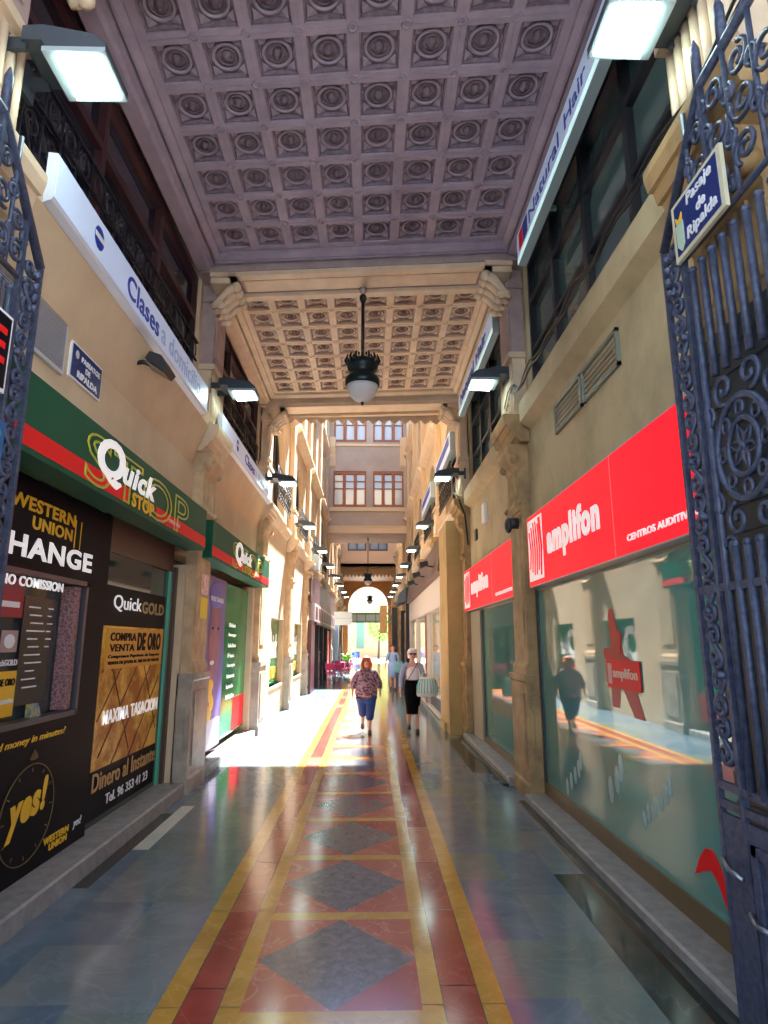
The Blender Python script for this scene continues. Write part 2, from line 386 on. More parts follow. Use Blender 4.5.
# ------------------------------------------------------------------ ceilings & beams
def coffer_ceiling(name, ya, yb, rows, label):
    m = MB(); ZG = 6.85; RZ = .07; cx0, cx1 = XC - 1.828, XC + 1.828; pc = (cx1 - cx0) / 8; pr = (yb - ya) / rows
    for i in range(8):
        for j in range(rows):
            xa, ya_ = cx0 + i * pc, ya + j * pr; xm, ym = xa + pc / 2, ya_ + pr / 2; h, g = pc / 2, pr / 2; b = .052
            # ridges
            o = [(xm - h, ym - g), (xm + h, ym - g), (xm + h, ym + g), (xm - h, ym + g)]
            a1 = [(xm - h + b, ym - g + b), (xm + h - b, ym - g + b), (xm + h - b, ym + g - b), (xm - h + b, ym + g - b)]
            a2 = [(xm - h + b + .018, ym - g + b + .018), (xm + h - b - .018, ym - g + b + .018), (xm + h - b - .018, ym + g - b - .018), (xm - h + b + .018, ym + g - b - .018)]
            V = [(*p, ZG) for p in o] + [(*p, ZG) for p in a1] + [(*p, ZG + .025) for p in a1] + [(*p, ZG + .025) for p in a2] + [(*p, ZG + RZ) for p in a2]
            for L in range(4):
                fs = [(L * 4 + q, L * 4 + 4 + q, L * 4 + 4 + (q + 1) % 4, L * 4 + (q + 1) % 4) for q in range(4)]
                m.add(V, fs, 0) if L == 0 else m.f.extend([tuple(len(m.v) - 20 + x for x in f) for f in fs]) or m.m.extend([0 if L < 2 else 1] * 4) or m.sm.extend([False] * 4)
            m.f.append(tuple(len(m.v) - 20 + x for x in (16, 19, 18, 17))); m.m.append(1); m.sm.append(False)
            zc = ZG + RZ
            m.tube([(xm + .125 * math.cos(t * PI / 9), ym + .125 * math.sin(t * PI / 9), zc - .014) for t in range(18)], .016, 6, 0, closed=True)
            m.tube([(xm + .085 * math.cos(t * PI / 7), ym + .085 * math.sin(t * PI / 7), zc - .012) for t in range(14)], .011, 5, 2, closed=True)
            m.ball((xm, ym, zc - .005), (.045, .05, .05), 10, 2)
            for ax, ay in ((-1, -1), (1, -1), (1, 1), (-1, 1)):  # corner leaves
                X_, Y_ = xm + ax * (h - b - .028), ym + ay * (g - b - .028)
                m.add([(X_, Y_, zc - .035), (X_ - ax * .085, Y_, zc - .003), (X_, Y_ - ay * .085, zc - .003), (X_ - ax * .055, Y_ - ay * .055, zc - .02), (X_, Y_, zc)],
                      [(0, 1, 3), (0, 3, 2), (0, 4, 1), (0, 2, 4)], 0)
            for hx in (-1, 1): m.box(xm + hx * (h - b - .03), xm + hx * (h - b - .022), ym - .035, ym + .035, zc - .02, zc, 0)
            if i and j: m.tube([(xa + .038 * math.cos(t * PI / 4), ya_ + .038 * math.sin(t * PI / 4), ZG - .004) for t in range(8)], .012, 5, 0, closed=True)
            # thin beads along ridges
            if i: m.box(xa - .004, xa + .004, ya_ + .05, ya_ + pr - .05, ZG - .008, ZG)
            if j: m.box(xa + .05, xa + pc - .05, ya_ - .004, ya_ + .004, ZG - .008, ZG)
    # stepped frame around the field
    def frame(x0, x1, y0, y1, X0, X1, Y0_, Y1_, z0, z1):
        V = [(x0, y0, z0), (x1, y0, z0), (x1, y1, z0), (x0, y1, z0), (X0, Y0_, z1), (X1, Y0_, z1), (X1, Y1_, z1), (X0, Y1_, z1)]
        m.add(V, [(q, 4 + q, 4 + (q + 1) % 4, (q + 1) % 4) for q in range(4)][:], 0)
    steps = [(0, 6.85), (.03, 6.85), (.03, 6.80), (.09, 6.77), (.12, 6.77), (.12, 6.74)]
    for (a, za), (b_, zb) in zip(steps, steps[1:]):
        frame(cx0 - a, cx1 + a, ya - a, yb + a, cx0 - b_, cx1 + b_, ya - b_, yb + b_, za, zb)
    xl, xr = sx(-1, WD + .03), sx(1, WD + .03)
    m.prism([(xl, 6.66), (cx0 - .2, 6.66), (cx0 - .17, 6.70), (cx0 - .12, 6.70), (cx0 - .12, 6.98), (xl, 6.98)], 'y', ya - .12, yb + .12)
    m.prism([(xr, 6.66), (cx1 + .2, 6.66), (cx1 + .17, 6.70), (cx1 + .12, 6.70), (cx1 + .12, 6.98), (xr, 6.98)], 'y', ya - .12, yb + .12)
    m.box(xl, xr, ya - .12, yb + .12, 6.98, 7.1)
    shear_y(m)
    return m.build(name, [mauve if yb < 8 else cream, coffb if yb > 8 else mat('shade tinted coffer ground', (.26, .21, .25), .7, col2=(.17, .13, .17), scale=20), bossm if yb > 8 else mat('shade tinted ornament paint', (.2, .15, .18), .6, col2=(.12, .09, .12), scale=14)], label=label, kind='structure')  # near ceiling gets darker copies of the same paints to carry its shade
coffer_ceiling('ceiling', 3.6, 7.03, 7, 'shade tinted mauve coffered ceiling with rosettes nearest the entrance')
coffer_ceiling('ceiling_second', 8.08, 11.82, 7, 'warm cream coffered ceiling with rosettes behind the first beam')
def beam(y0, y1, ma, label):
    m = MB(); xl, xr = sx(-1, WD + .03), sx(1, WD + .03)
    m.box(xl, xr, y0 + .06, y1 - .06, 6.66, 7.4)
    m.prism([(y0, 6.98), (y0, 6.84), (y0 + .03, 6.80), (y0 + .06, 6.80), (y0 + .06, 6.98)], 'x', xl, xr)
    m.prism([(y1, 6.98), (y1, 6.84), (y1 - .03, 6.80), (y1 - .06, 6.80), (y1 - .06, 6.98)], 'x', xl, xr)
    # soffit panel frame
    a, b = xl + .40, xr - .38
    m.box(a, b, y0 + .08, y0 + .2, 6.60, 6.66, 1); m.box(a, b, y1 - .2, y1 - .08, 6.60, 6.66, 1); m.box(a, a + .12, y0 + .08, y1 - .08, 6.60, 6.66, 1); m.box(b - .12, b, y0 + .08, y1 - .08, 6.60, 6.66, 1)
    m.box(a + .18, b - .18, y0 + .27, y1 - .27, 6.635, 6.66, 1)
    shear_y(m); m.build('trim_beam', [ma, cream], label=label, kind='structure')
    t = None
    for s in (-1, 1):
        yc = (y0 + y1) / 2 + sk(sx(s, 1.95)); m = MB()
        for dy in (-.24, -.08, .08, .24):
            m.tube([(sx(s, 2.0), yc + dy, 6.2), (sx(s, 1.93), yc + dy, 6.24), (sx(s, 1.87), yc + dy, 6.34), (sx(s, 1.79), yc + dy, 6.45), (sx(s, 1.70), yc + dy, 6.5)], [.03, .055, .045, .06, .06], 8)
            m.ball((sx(s, 1.68), yc + dy, 6.5), (.075, .06, .075), 10); m.ball((sx(s, 1.89), yc + dy, 6.24), (.075, .055, .06), 10)
        m.box(sx(s, 2.02), sx(s, 1.66), yc - .34, yc + .34, 6.6, 6.665)
        m.box(sx(s, 2.02), sx(s, 1.76), yc - .3, yc + .3, 6.52, 6.6)
        m.build('trim_corbel', cream, label='%s carved leaf corbel under the %s beam' % (SN[s], 'first' if y0 < 9 else 'second'), kind='structure')
beam(2.55, 3.48, mauve2, 'ceiling beam above the entrance'); beam(7.15, 7.96, mauve2, 'first ceiling beam with sunk soffit panel'); beam(11.94, 12.78, cream, 'second ceiling beam carrying the glass canopy')
# toothed glass valance on the far side of the second beam
m = MB(); n = 17; xa, xb = XC - 1.95, XC + 1.95; st_ = (xb - xa) / n; Yv = 12.95
pts = [(xa, 6.8)]
for i in range(n): pts += [(xa + i * st_, 6.56), (xa + (i + .5) * st_, 6.45)]
pts += [(xb, 6.56), (xb, 6.8)]
m.prism(pts[::-1], 'y', Yv, Yv + .03); m.box(xa, xb, 12.75, 13.1, 6.8, 6.86)
m.build('trim_valance', cream, label='toothed valance hanging behind the second beam', kind='structure')

m = MB(); m.box(1.8, 1.98, 1.62, 3.2, .1, 3.33)
for i in range(24): m.box(1.79, 1.8, 1.62, 3.2, .14 + i * .133, .2 + i * .133)
m.build('wall_panel', mat('dark slate panel', (.03, .04, .045), .5), label='dark ribbed panel behind the right gate leaf', kind='structure')
# ------------------------------------------------------------------ upper windows in the roofed bays
WN = [0]
def window(name_label, parts, kind='structure'):
    WN[0] += 1
    t = thing('window_%d' % WN[0], name_label, None, kind='structure')
    for nm, mb, ms in parts: mb.build(nm, ms, t)
    return t
def upper_window(s, y0, y1, fr, gl, label):
    d = WD + .12; D = lambda q: sx(s, q); f = MB(); g = MB(); z0, z1 = 4.72, 6.68
    g.box(D(d + .03), D(d + .04), y0, y1, z0, z1)
    n = 3 if s < 0 else 4; w = (y1 - y0) / n
    for i in range(n + 1):
        y = y0 + i * w; t_ = .05 if i % 2 == 0 else .04
        f.box(D(d - .04), D(d + .03), max(y0, y - t_), min(y1, y + t_), z0, z1)
    for z, t_ in ((z0 + .03, .05), (6.08, .045), (z1 - .04, .05)): f.box(D(d - .035), D(d + .03), y0, y1, z - t_, z + t_)
    if s > 0: f.box(D(d - .03), D(d + .03), y0, y1, 5.38, 5.43)
    window(label, [('frame', f, fr), ('pane', g, gl)])
for s, fr, gl in ((-1, redf, glassd), (1, darkf, glassg)):
    for k in (0, 1): upper_window(s, PIER[s][k] + .42, PIER[s][k + 1] - .42, fr, gl, '%s %s upper window band, %s bay' % (SN[s], 'dark reddish framed' if s < 0 else 'black framed', 'first' if k == 0 else 'second'))

# ------------------------------------------------------------------ ironwork helpers (drawn in the plane x = X)
def spiral(c, r, a0, turns, sgn=1, n=18, k=.8):
    return [(c[0] + r * (1 - k * i / n) * math.cos(a0 + sgn * 2 * PI * turns * i / n), c[1] + r * (1 - k * i / n) * math.sin(a0 + sgn * 2 * PI * turns * i / n)) for i in range(n + 1)]
def put(m, X, pts2, r, n=5): m.tube([(X, p[0], p[1]) for p in pts2], r, n)
def sscroll(m, X, yc, zc, w, h, flip, r):
    # S scroll: two opposed spirals joined in the middle
    f = 1 if flip else -1; R = min(w / 2, h / 4)
    a = spiral((yc, zc + h / 4), R, PI / 2 if 0 else -PI / 2 if 0 else (PI if f > 0 else 0), 1.35, -f)
    b = spiral((yc, zc - h / 4), R, (0 if f > 0 else PI), 1.35, -f)
    put(m, X, a[::-1] + b, r)
def ring(m, X, yc, zc, ry, rz, r, n=20): m.tube([(X, yc + ry * math.cos(2 * PI * i / n), zc + rz * math.sin(2 * PI * i / n)) for i in range(n)], r, 6, closed=True)

# balcony railings behind the left signs
def railing(s, y0, y1, z0, h, d, label):
    t = thing('balcony_railing', label, 'railing', 'iron railings of the upper windows')
    X = sx(s, d); m = MB()
    m.box(X - .015, X + .015, y0, y1, z0 + h - .025, z0 + h); m.box(X - .012, X + .012, y0, y1, z0, z0 + .02); m.box(X - .012, X + .012, y0, y1, z0 + h * .72, z0 + h * .72 + .018)
    m.build('rail', black, t)
    m = MB(); n = max(3, int((y1 - y0) / .24)); w = (y1 - y0) / n
    for i in range(n):
        yc = y0 + (i + .5) * w
        sscroll(m, X, yc, z0 + h * .36, w * .8, h * .68, i % 2, .009); ring(m, X, yc, z0 + h * .85, w * .28, h * .1, .008, 12)
        m.tube([(X, y0 + i * w, z0), (X, y0 + i * w, z0 + h)], .009, 5)
    m.build('scrollwork', black, t)
for k in (0, 1): railing(-1, PIER[-1][k] + .4, PIER[-1][k + 1] - .4, 4.73, 1.0, WD + .04, 'black scrolled iron railing above the %s long white sign' % ('near' if k == 0 else 'second'))

# ================================================================== GATES
def gate(s, X, yh, ye, label):
    t = thing('iron_gate', label, 'gate')
    f = MB(); w = .014
    zt, zb = 4.50, 3.9; yk = ye - .5
    for y, z0_, z1 in ((ye, .05, zb), (ye - .19, .05, zb + .17), (ye - .5, 3.72, zt), (yh, .05, zt)):
        f.box(X - w, X + w, y - .014, y + .014, z0_, z1)
    for z in (.1, 1.02, 1.1, 2.0): f.box(X - w * .8, X + w * .8, yh, ye, z - .018, z + .018)
    f.tube([(X, ye, zb), (X, ye - .5, zt), (X, yh, zt + .03)], .026, 6)
    for z in (1.6, 2.35, 3.3): f.tube([(X - .04, ye - .15, z), (X + .04, ye - .15, z)], .02, 8); f.ball((X, ye - .075, z + .3), (.03, .02, .02), 8)
    f.build('frame', iron, t)
    # lower solid panels
    m = MB()
    m.box(X - .01, X + .01, ye - .19, ye, .1, .98)
    m.box(X - .01, X + .01, yh, ye - .21, .1, .98)
    for a, b in ((yh + .06, ye - .7), (ye - .62, ye - .24)):
        for e in (-1, 1):
            m.box(X + e * .012, X + e * .024, a, b, .2, .24); m.box(X + e * .012, X + e * .024, a, b, .86, .9)
            m.box(X + e * .012, X + e * .024, a, a + .035, .2, .9); m.box(X + e * .012, X + e * .024, b - .035, b, .2, .9)
    m.build('lower_panel', iron, t)
    # scroll border between the two stiles
    m = MB(); z = 1.2; i = 0
    while z < 3.75:
        sscroll(m, X, ye - .095, z + .1, .14, .215, i % 2, .0145); z += .215; i += 1
    m.build('scroll_border', iron, t)
    # bars
    nb = int((ye - .22 - yh) / .092)
    med = ye - .50
    for i in range(nb):
        y = ye - .26 - i * .092
        top = 3.62
        for a, b in (((1.1, 2.18), (3.0, top)) if abs(y - med) < .22 else ((1.1, top),)):
            b_ = MB(); b_.tube([(X, y, a), (X, y, b)], .0185, 8); b_.ball((X, y, b), (.024, .024, .02), 8); b_.build('bar', iron, t)
    # medallion
    m = MB(); zc = 2.6
    ring(m, X, med, zc, .2, .235, .017, 28); ring(m, X, med, zc, .115, .13, .014, 22)
    for q in range(6):
        a = q * PI / 3 + .3; c, s_ = math.cos(a), math.sin(a)
        L = [(med + c * .01, zc + s_ * .01), (med + c * .05 - s_ * .022, zc + s_ * .05 + c * .022), (med + c * .105, zc + s_ * .115), (med + c * .05 + s_ * .022, zc + s_ * .05 - c * .022), (med + c * .01, zc + s_ * .01)]
        put(m, X, L, .008)
    m.ball((X, med, zc), (.02, .022, .022), 8)
    for q in range(8):
        a = q * PI / 4; y, z = med + .158 * math.cos(a), zc + .183 * math.sin(a); ring(m, X, y, z, .03, .034, .009, 10)
    for sg in (-1, 1):
        for up in (-1, 1):
            put(m, X, spiral((med + sg * .1, zc + up * .31), .08, -up * PI / 2, 1.3, sg * up), .013)
            put(m, X, spiral((med + sg * .24, zc + up * .22), .055, -up * PI / 2, 1.2, -sg * up), .011)
        put(m, X, spiral((med + sg * .17, zc - .42), .05, 0, 1.2, sg), .011)
    m.build('medallion', iron, t)
    # dense scrolls in the raked head
    m = MB()
    put(m, X, [(yh, 3.72), (ye - .15, 3.72)], .016)
    y = ye - .3; i = 0
    for (yy, zz, r_) in [(ye - .1, 3.84, .05), (ye - .24, 3.85, .07), (ye - .27, 4.02, .06), (ye - .4, 3.86, .07), (ye - .42, 4.08, .08), (ye - .43, 4.28, .06), (ye - .58, 3.9, .08), (ye - .6, 4.12, .09), (ye - .6, 4.34, .08), (ye - .78, 3.9, .08), (ye - .8, 4.12, .09), (ye - .8, 4.34, .08), (ye - .98, 3.95, .09), (ye - .98, 4.2, .09), (ye - .19, 3.97, .035), (ye - .32, 3.93, .04), (ye - .34, 4.16, .05), (ye - .5, 3.98, .05), (ye - .51, 4.2, .05), (ye - .5, 4.36, .045), (ye - .69, 4.02, .05), (ye - .7, 4.24, .05), (ye - .89, 4.02, .05), (ye - .9, 4.26, .05), (ye - .36, 3.79, .035), (ye - .66, 3.8, .04)]:
        if yy - r_ < yh: continue
        put(m, X, spiral((yy, zz), r_, i * 1.3, 1.5, 1 if i % 2 else -1, 20, .75), .013); i += 1
    for yy in (ye - .33, ye - .5, ye - .7, ye - .9):
        if yy > yh: m.tube([(X, yy, 3.72), (X, yy, 4.5)], .014, 6)
    for i in range(4): m.ball((X, ye - .03, 3.62 + .07 * i), (.035, .03, .03), 8)
    m.build('head_scrollwork', iron, t)
    for i, yy in enumerate((ye - .5, ye - .72)):
        m = MB(); m.tube([(X, yy, 4.5), (X, yy, 4.72), (X, yy, 4.78)], [.026, .024, .005], 10); m.build('finial', iron, t)
    m = MB(); m.tube([(X - s * .03, ye - .02, .78), (X - s * .05, ye - .10, .76), (X - s * .03, ye - .17, .74)], .012, 6); m.build('bolt', mat('worn steel bolt', (.25, .27, .32), .35, metal=.8), t); m = MB(); m.tube([(X - s * .03, ye - .2, .62), (X - s * .05, ye - .27, .6), (X - s * .03, ye - .34, .6)], .012, 6)
    m.build('bolt', mat('worn steel bolt', (.25, .27, .32), .35, metal=.8), t)
    return t
gate(1, 1.65, 1.75, 3.08, 'blue wrought iron gate leaf folded open along the right wall')
gate(-1, -1.95, 2.0, 3.31, 'blue wrought iron gate leaf folded open along the left wall')
# enamel name plate on the right gate
t = thing('street_name_plate', 'blue enamel street name plate with crest on the right gate', 'street sign')
m = MB(); m.box(1.605, 1.625, 2.42, 2.88, 3.69, 4.02); m.build('border', mat('cream enamel border', (.62, .6, .42), .3), t)
m = MB(); m.box(1.601, 1.606, 2.45, 2.85, 3.715, 3.995); m.build('plate', navy, t)
for w_, a, b, z in (('Pasaje', 2.49, 2.72, 3.905), ('de', 2.56, 2.64, 3.825), ('Ripalda', 2.47, 2.74, 3.725)):
    text('lettering', w_, white, t, 1, 1.601, a, b, z, z + (.08 if w_ != 'de' else .06), bold=.012, shear=.1)
m = MB(); m.prism([(2.77, 3.75), (2.80, 3.72), (2.835, 3.76), (2.84, 3.88), (2.77, 3.88)], 'x', 1.596, 1.601); m.prism([(2.78, 3.885), (2.83, 3.885), (2.835, 3.93), (2.805, 3.9), (2.775, 3.93)], 'x', 1.596, 1.601, 1)
m.build('crest', [mat('pale crest', (.45, .6, .45), .4), yel], t)
# boards tied to the left gate
t = thing('notice_board', 'black board with white rim and red letter on the left gate', 'sign')
m = MB(); m.box(-1.915, -1.89, 2.35, 3.03, 3.0, 3.42); m.build('rim', white, t); m = MB(); m.box(-1.892, -1.884, 2.37, 3.01, 3.02, 3.40); m.build('panel', blk, t)
text('lettering', 'E', sred, t, -1, -1.884, 2.82, 2.98, 3.14, 3.33, bold=.02)
t = thing('notice_board', 'blue board with white letters lower on the left gate', 'sign')
m = MB(); m.box(-1.91, -1.89, 2.3, 3.08, 2.42, 2.86); m.build('panel', mat('cobalt board', (.01, .1, .3), .3), t)
text('lettering', 'N', white, t, -1, -1.89, 2.9, 3.02, 2.62, 2.72, bold=.02); text('lettering', 'O', white, t, -1, -1.89, 2.88, 3.02, 2.46, 2.56, bold=.02)
m = MB(); m.ball((-1.888, 3.0, 2.79), (.006, .05, .03), 10); m.build('emblem', mat('green emblem', (.1, .45, .1), .4), t)

# ================================================================== FLOODLIGHTS
def floodlight(label):
    t = thing('floodlight', label, 'lamp', 'floodlights on the pilasters')
    # local frame: +x points away from the wall
    m = MB()
    m.prism([(0, .02), (.12, .02), (.14, -.02), (.50, -.05), (.50, .0), (.42, .07), (.12, .13), (0, .12)], 'y', -.17, .17)
    m.build('housing', lamphs, t)
    m = MB(); m.box(.13, .5, -.175, .175, -.062, -.03); m.build('rim', lampin, t)
    m = MB(); m.prism([(.2, -.052), (.47, -.052), (.47, -.075), (.2, -.085)], 'y', -.145, .145); m.build('lamp_glass', lens, t)
    m = MB(); m.box(-.12, .02, -.15, -.12, -.02, .06); m.box(-.12, .02, .12, .15, -.02, .06); m.box(-.13, -.1, -.18, .18, -.1, .12); m.build('bracket', lamphs, t)
    return t
lampsY = {-1: [3.2, 8.05, 12.7, 17.45, 22.3, 27.0, 31.6, 36.2, 41, 45.5], 1: [2.95, 7.62, 12.2, 17.3, 22.0, 26.6, 31.2, 35.9, 40.5, 45]}
ordn = ['nearest', 'second', 'third', 'fourth', 'fifth', 'sixth', 'seventh', 'eighth', 'ninth', 'tenth']
fl0 = None
for s in (-1, 1):
    for i, y in enumerate(lampsY[s]):
        lab = 'lit white floodlight, %s from the entrance on the %s pilasters' % (ordn[i], SN[s])
        o = floodlight(lab) if fl0 is None else copytree(fl0)
        if fl0 is None: fl0 = o
        o['label'] = lab; o.location = (sx(s, 1.90 if s < 0 else 1.96), y - (.08 if s > 0 and i == 0 else 0), 5.2 - .06 * min(i, 3) + (.04 if i == 0 and s > 0 else 0)); o.rotation_euler = (0, 0, 0 if s < 0 else PI)

# ================================================================== PENDANT LANTERNS
def pendant(drop, label, loc, sc=1):
    t = thing('pendant_lantern', label, 'lamp', 'hanging lanterns along the passage', loc=loc)
    m = MB(); m.lathe([(.02, 0), (.06, -.01), (.05, -.05), (.025, -.09), (.025, -.1)], n=12); m.build('ceiling_rose', mat('pale rose metal', (.35, .3, .25), .5), t)
    zb = -drop
    m = MB(); m.tube([(0, 0, -.08), (0, 0, zb + .3)], .024, 10); m.lathe([(.03, -.1), (.05, -.13), (.05, -.17), (.03, -.22)], n=12)
    m.build('rod', dgreen, t)
    c = (0, 0, zb)
    m = MB(); m.lathe([(.03, .32), (.06, .3), (.16, .26), (.2, .22), (.215, .17), (.2, .12), (.17, .09), (.17, .05), (.22, .0), (.236, -.03), (.236, -.1), (.22, -.12)], c, 28)
    for i in range(16):
        a = i * PI / 8; m.tube([(.2 * math.cos(a), .2 * math.sin(a), zb + .2), (.235 * math.cos(a), .235 * math.sin(a), zb + .25), (.215 * math.cos(a), .215 * math.sin(a), zb + .31)], [.02, .018, .01], 6)
        m.ball((.13 * math.cos(a), .13 * math.sin(a), zb + .31), (.016, .016, .03), 6)
    m.build('hood', dgreen, t)
    m = MB(); m.lathe([(.215, -.11), (.205, -.18), (.17, -.25), (.11, -.31), (.04, -.345), (.005, -.35)], c, 28); m.build('globe', frost, t)
    m = MB(); m.lathe([(.02, -.34), (.026, -.36), (.012, -.39), (.003, -.4)], c, 10); m.build('finial', dgreen, t)
pendant(1.36, 'large dark hanging lantern with frosted globe under the first beam', (-.12, 7.9, 6.64))
pendant(2.3, 'hanging lantern on long rod under the bridge building', (-.13, 33.2, 7.36))
pendant(1.9, 'small hanging lantern in front of the end arch', (-.03, 49.0, 6.9))

# ================================================================== LEFT SHOPFRONTS
# lit box signs
def boxsign(name, label, cat, s, X, y0, y1, z0, z1, depth, body, face, letters, group=None):
    t = thing(name, label, cat, group)
    m = MB(); m.box(X, X + s * depth, y0, y1, z0, z1); m.build('casing', body, t)
    m = MB(); m.box(X - s * .006, X, y0 + .01, y1 - .01, z0 + .01, z1 - .01); m.build('face', face, t)
    return t
def quickstop(y0, y1, z0, z1, label):
    X = -2.06
    t = thing('shop_sign', label, 'sign', 'green shop fascia signs')
    m = MB(); m.box(X, X - .25, y0, y1, z0, z1); m.build('casing', sgreen, t)
    L = y1 - y0; H = z1 - z0; Y = lambda u: y0 + u * L; Z = lambda v: z0 + v * H
    m = MB(); m.box(X, X + .004, Y(.0), Y(.45), Z(.08), Z(.33)); m.box(X, X + .004, Y(.60), y1, Z(.08), Z(.33)); m.build('red_stripe', sred, t)
    text('outline_lettering', 'STOP', yline, t, -1, X + .002, Y(.26), Y(.83), Z(.06), Z(.86), bold=.0, outline=True)
    text('script_initial', 'Q', awht, t, -1, X + .008, Y(.30), Y(.415), Z(.18), Z(.93), shear=.15, bold=.035)
    text('script_lettering', 'uick', awht, t, -1, X + .008, Y(.41), Y(.585), Z(.36), Z(.78), shear=.25, bold=.03)
    text('yellow_lettering', 'STOP', yel, t, -1, X + .008, Y(.46), Y(.58), Z(.07), Z(.32), bold=.03)
    text('small_lettering', 'OPEN 24H', mat('pinkish print', (.9, .45, .5), .5), t, -1, X + .008, Y(.68), Y(.76), Z(.17), Z(.25), bold=.01)
    return t
quickstop(3.15, 7.66, 2.86, 3.36, 'long green fascia sign with red stripe, nearest on the left wall')
quickstop(8.02, 12.62, 2.82, 3.32, 'green fascia sign with red stripe over the second left shop')
for y0, y1, z0, z1, which in ((3.5, 7.3, 4.52, 4.87, 'near'), (8.1, 12.4, 4.52, 4.84, 'second')):
    t = thing('light_box_sign', 'long white light box with blue letters, %s one on the left ledge' % which, 'sign', 'white light boxes on the left ledge')
    m = MB(); m.prism([(-2.105, z0 - .02), (-2.05, z0), (-2.04, z0 + .02), (-2.04, z1 - .01), (-2.105, z1)], 'y', y0, y1); m.build('casing', mat('white painted casing', (.6, .63, .7), .35), t)
    m = MB(); m.box(-2.04, -2.036, y0 + .01, y1 - .01, z0 + .025, z1 - .015); m.build('face', lblue, t)
    near_ = which == 'near'; q = (lambda a: a) if near_ else (lambda a: 8.1 + (a - 3.2) * 1.05)
    text('lettering', 'Clases', dblue, t, -1, -2.036, q(4.7), q(5.48), z0 + .07, z1 - .08, bold=.012)
    text('pale_lettering', 'a domicilio', pblue, t, -1, -2.036, q(5.56), q(6.95), z0 + .08, z1 - .07, bold=.005)
    m = MB(); zc = (z0 + z1) / 2 + .01
    m.ball((-2.037, q(4.15), zc), (.006, .085, .095), 16); m.build('emblem', dblue, t)
    m = MB(); m.box(-2.030, -2.028, q(4.07), q(4.23), zc - .02, zc + .02); m.build('emblem_band', white, t)
# exchange kiosk
t = thing('exchange_booth', 'black money exchange booth front with window nearest on the left', 'shopfront')
m = MB(); X = -2.42; D0 = X - .12
m.box(X, D0, 3.0, 3.3, .14, 2.9); m.box(X, D0, 5.37, 5.76, .14, 2.9); m.box(X, D0, 3.3, 5.37, 2.25, 2.9); m.box(X, D0, 3.3, 5.37, .14, 1.17); m.build('panel', blk, t)
m = MB(); m.box(D0 - .02, D0 - .03, 3.2, 5.5, 1.1, 2.3); m.build('window_glass', mat('booth glass', (.05, .065, .07), .06, spec=1.6), t)
m = MB()
for a, b, c, d in ((3.3, 3.34, 1.17, 2.25), (5.33, 5.37, 1.17, 2.25), (3.3, 5.37, 1.17, 1.21), (3.3, 5.37, 2.21, 2.25)): m.box(X + .012, X - .1, a, b, c, d)
m.build('window_frame', mat('aluminium reveal', (.1, .1, .12), .3, metal=.5), t)
m = MB(); m.box(X - .02, D0 - .01, 5.2, 5.3, 1.22, 2.2); m.build('brick_reveal', mat('checked pink reveal', (.42, .2, .2), .4, col2=(.12, .09, .1), scale=45, mix=(.45, .55)), t)
text('yellow_lettering', 'WESTERN', yel, t, -1, X, 4.10, 5.03, 2.665, 2.765, bold=.025); text('yellow_lettering', 'UNION', yel, t, -1, X, 4.40, 5.0, 2.545, 2.64, bold=.025)
m = MB(); m.box(X, X + .003, 5.04, 5.055, 2.5, 2.73); m.box(X, X + .003, 5.14, 5.15, 2.5, 2.73); m.build('yellow_bars', yel, t)
text('white_lettering', 'CHANGE', awht, t, -1, X, 3.86, 5.4, 2.33, 2.49, bold=.03)
text('white_lettering', 'NO COMISSION', awht, t, -1, X + .0, 4.1, 4.94, 2.13, 2.20, bold=.02)
text('yellow_lettering', 'send money in minutes?', yel, t, -1, X, 4.15, 5.22, 1.03, 1.095, shear=.25)
text('yes_lettering', 'yes!', yel, t, -1, X, 4.52, 5.02, .42, .72, shear=.15, bold=.045, slope=.06)
text('yellow_lettering', 'WESTERN', yel, t, -1, X, 5.05, 5.44, .265, .315, bold=.03); text('yellow_lettering', 'UNION', yel, t, -1, X, 5.14, 5.42, .205, .255, bold=.03); text('white_lettering', 'yes!', white, t, -1, X, 5.52, 5.66, .25, .33, shear=.2)
m = MB(); cm = (4.78, .56)
m.tube([(X + .002, cm[0] + .36 * math.cos(i * PI / 24), cm[1] + .33 * math.sin(i * PI / 24)) for i in range(48)], .004, 4, closed=True)
for i in range(12): a = i * PI / 6; m.tube([(X + .002, cm[0] + .3 * math.cos(a), cm[1] + .28 * math.sin(a)), (X + .002, cm[0] + .335 * math.cos(a), cm[1] + .305 * math.sin(a))], .004, 4)
m.lathe([(.035, 0), (.06, .01), (.04, .04), (.005, .07)], (0, 0, 0), 10)
k0 = len(m.v) - 40
for i in range(k0, len(m.v)): x, y, z = m.v[i]; m.v[i] = (X + .003 + abs(x) * .1, cm[0] + y, cm[1] + .36 + z)
m.build('clock_outline', mat('bronze line print', (.2, .14, .04), .5), t)
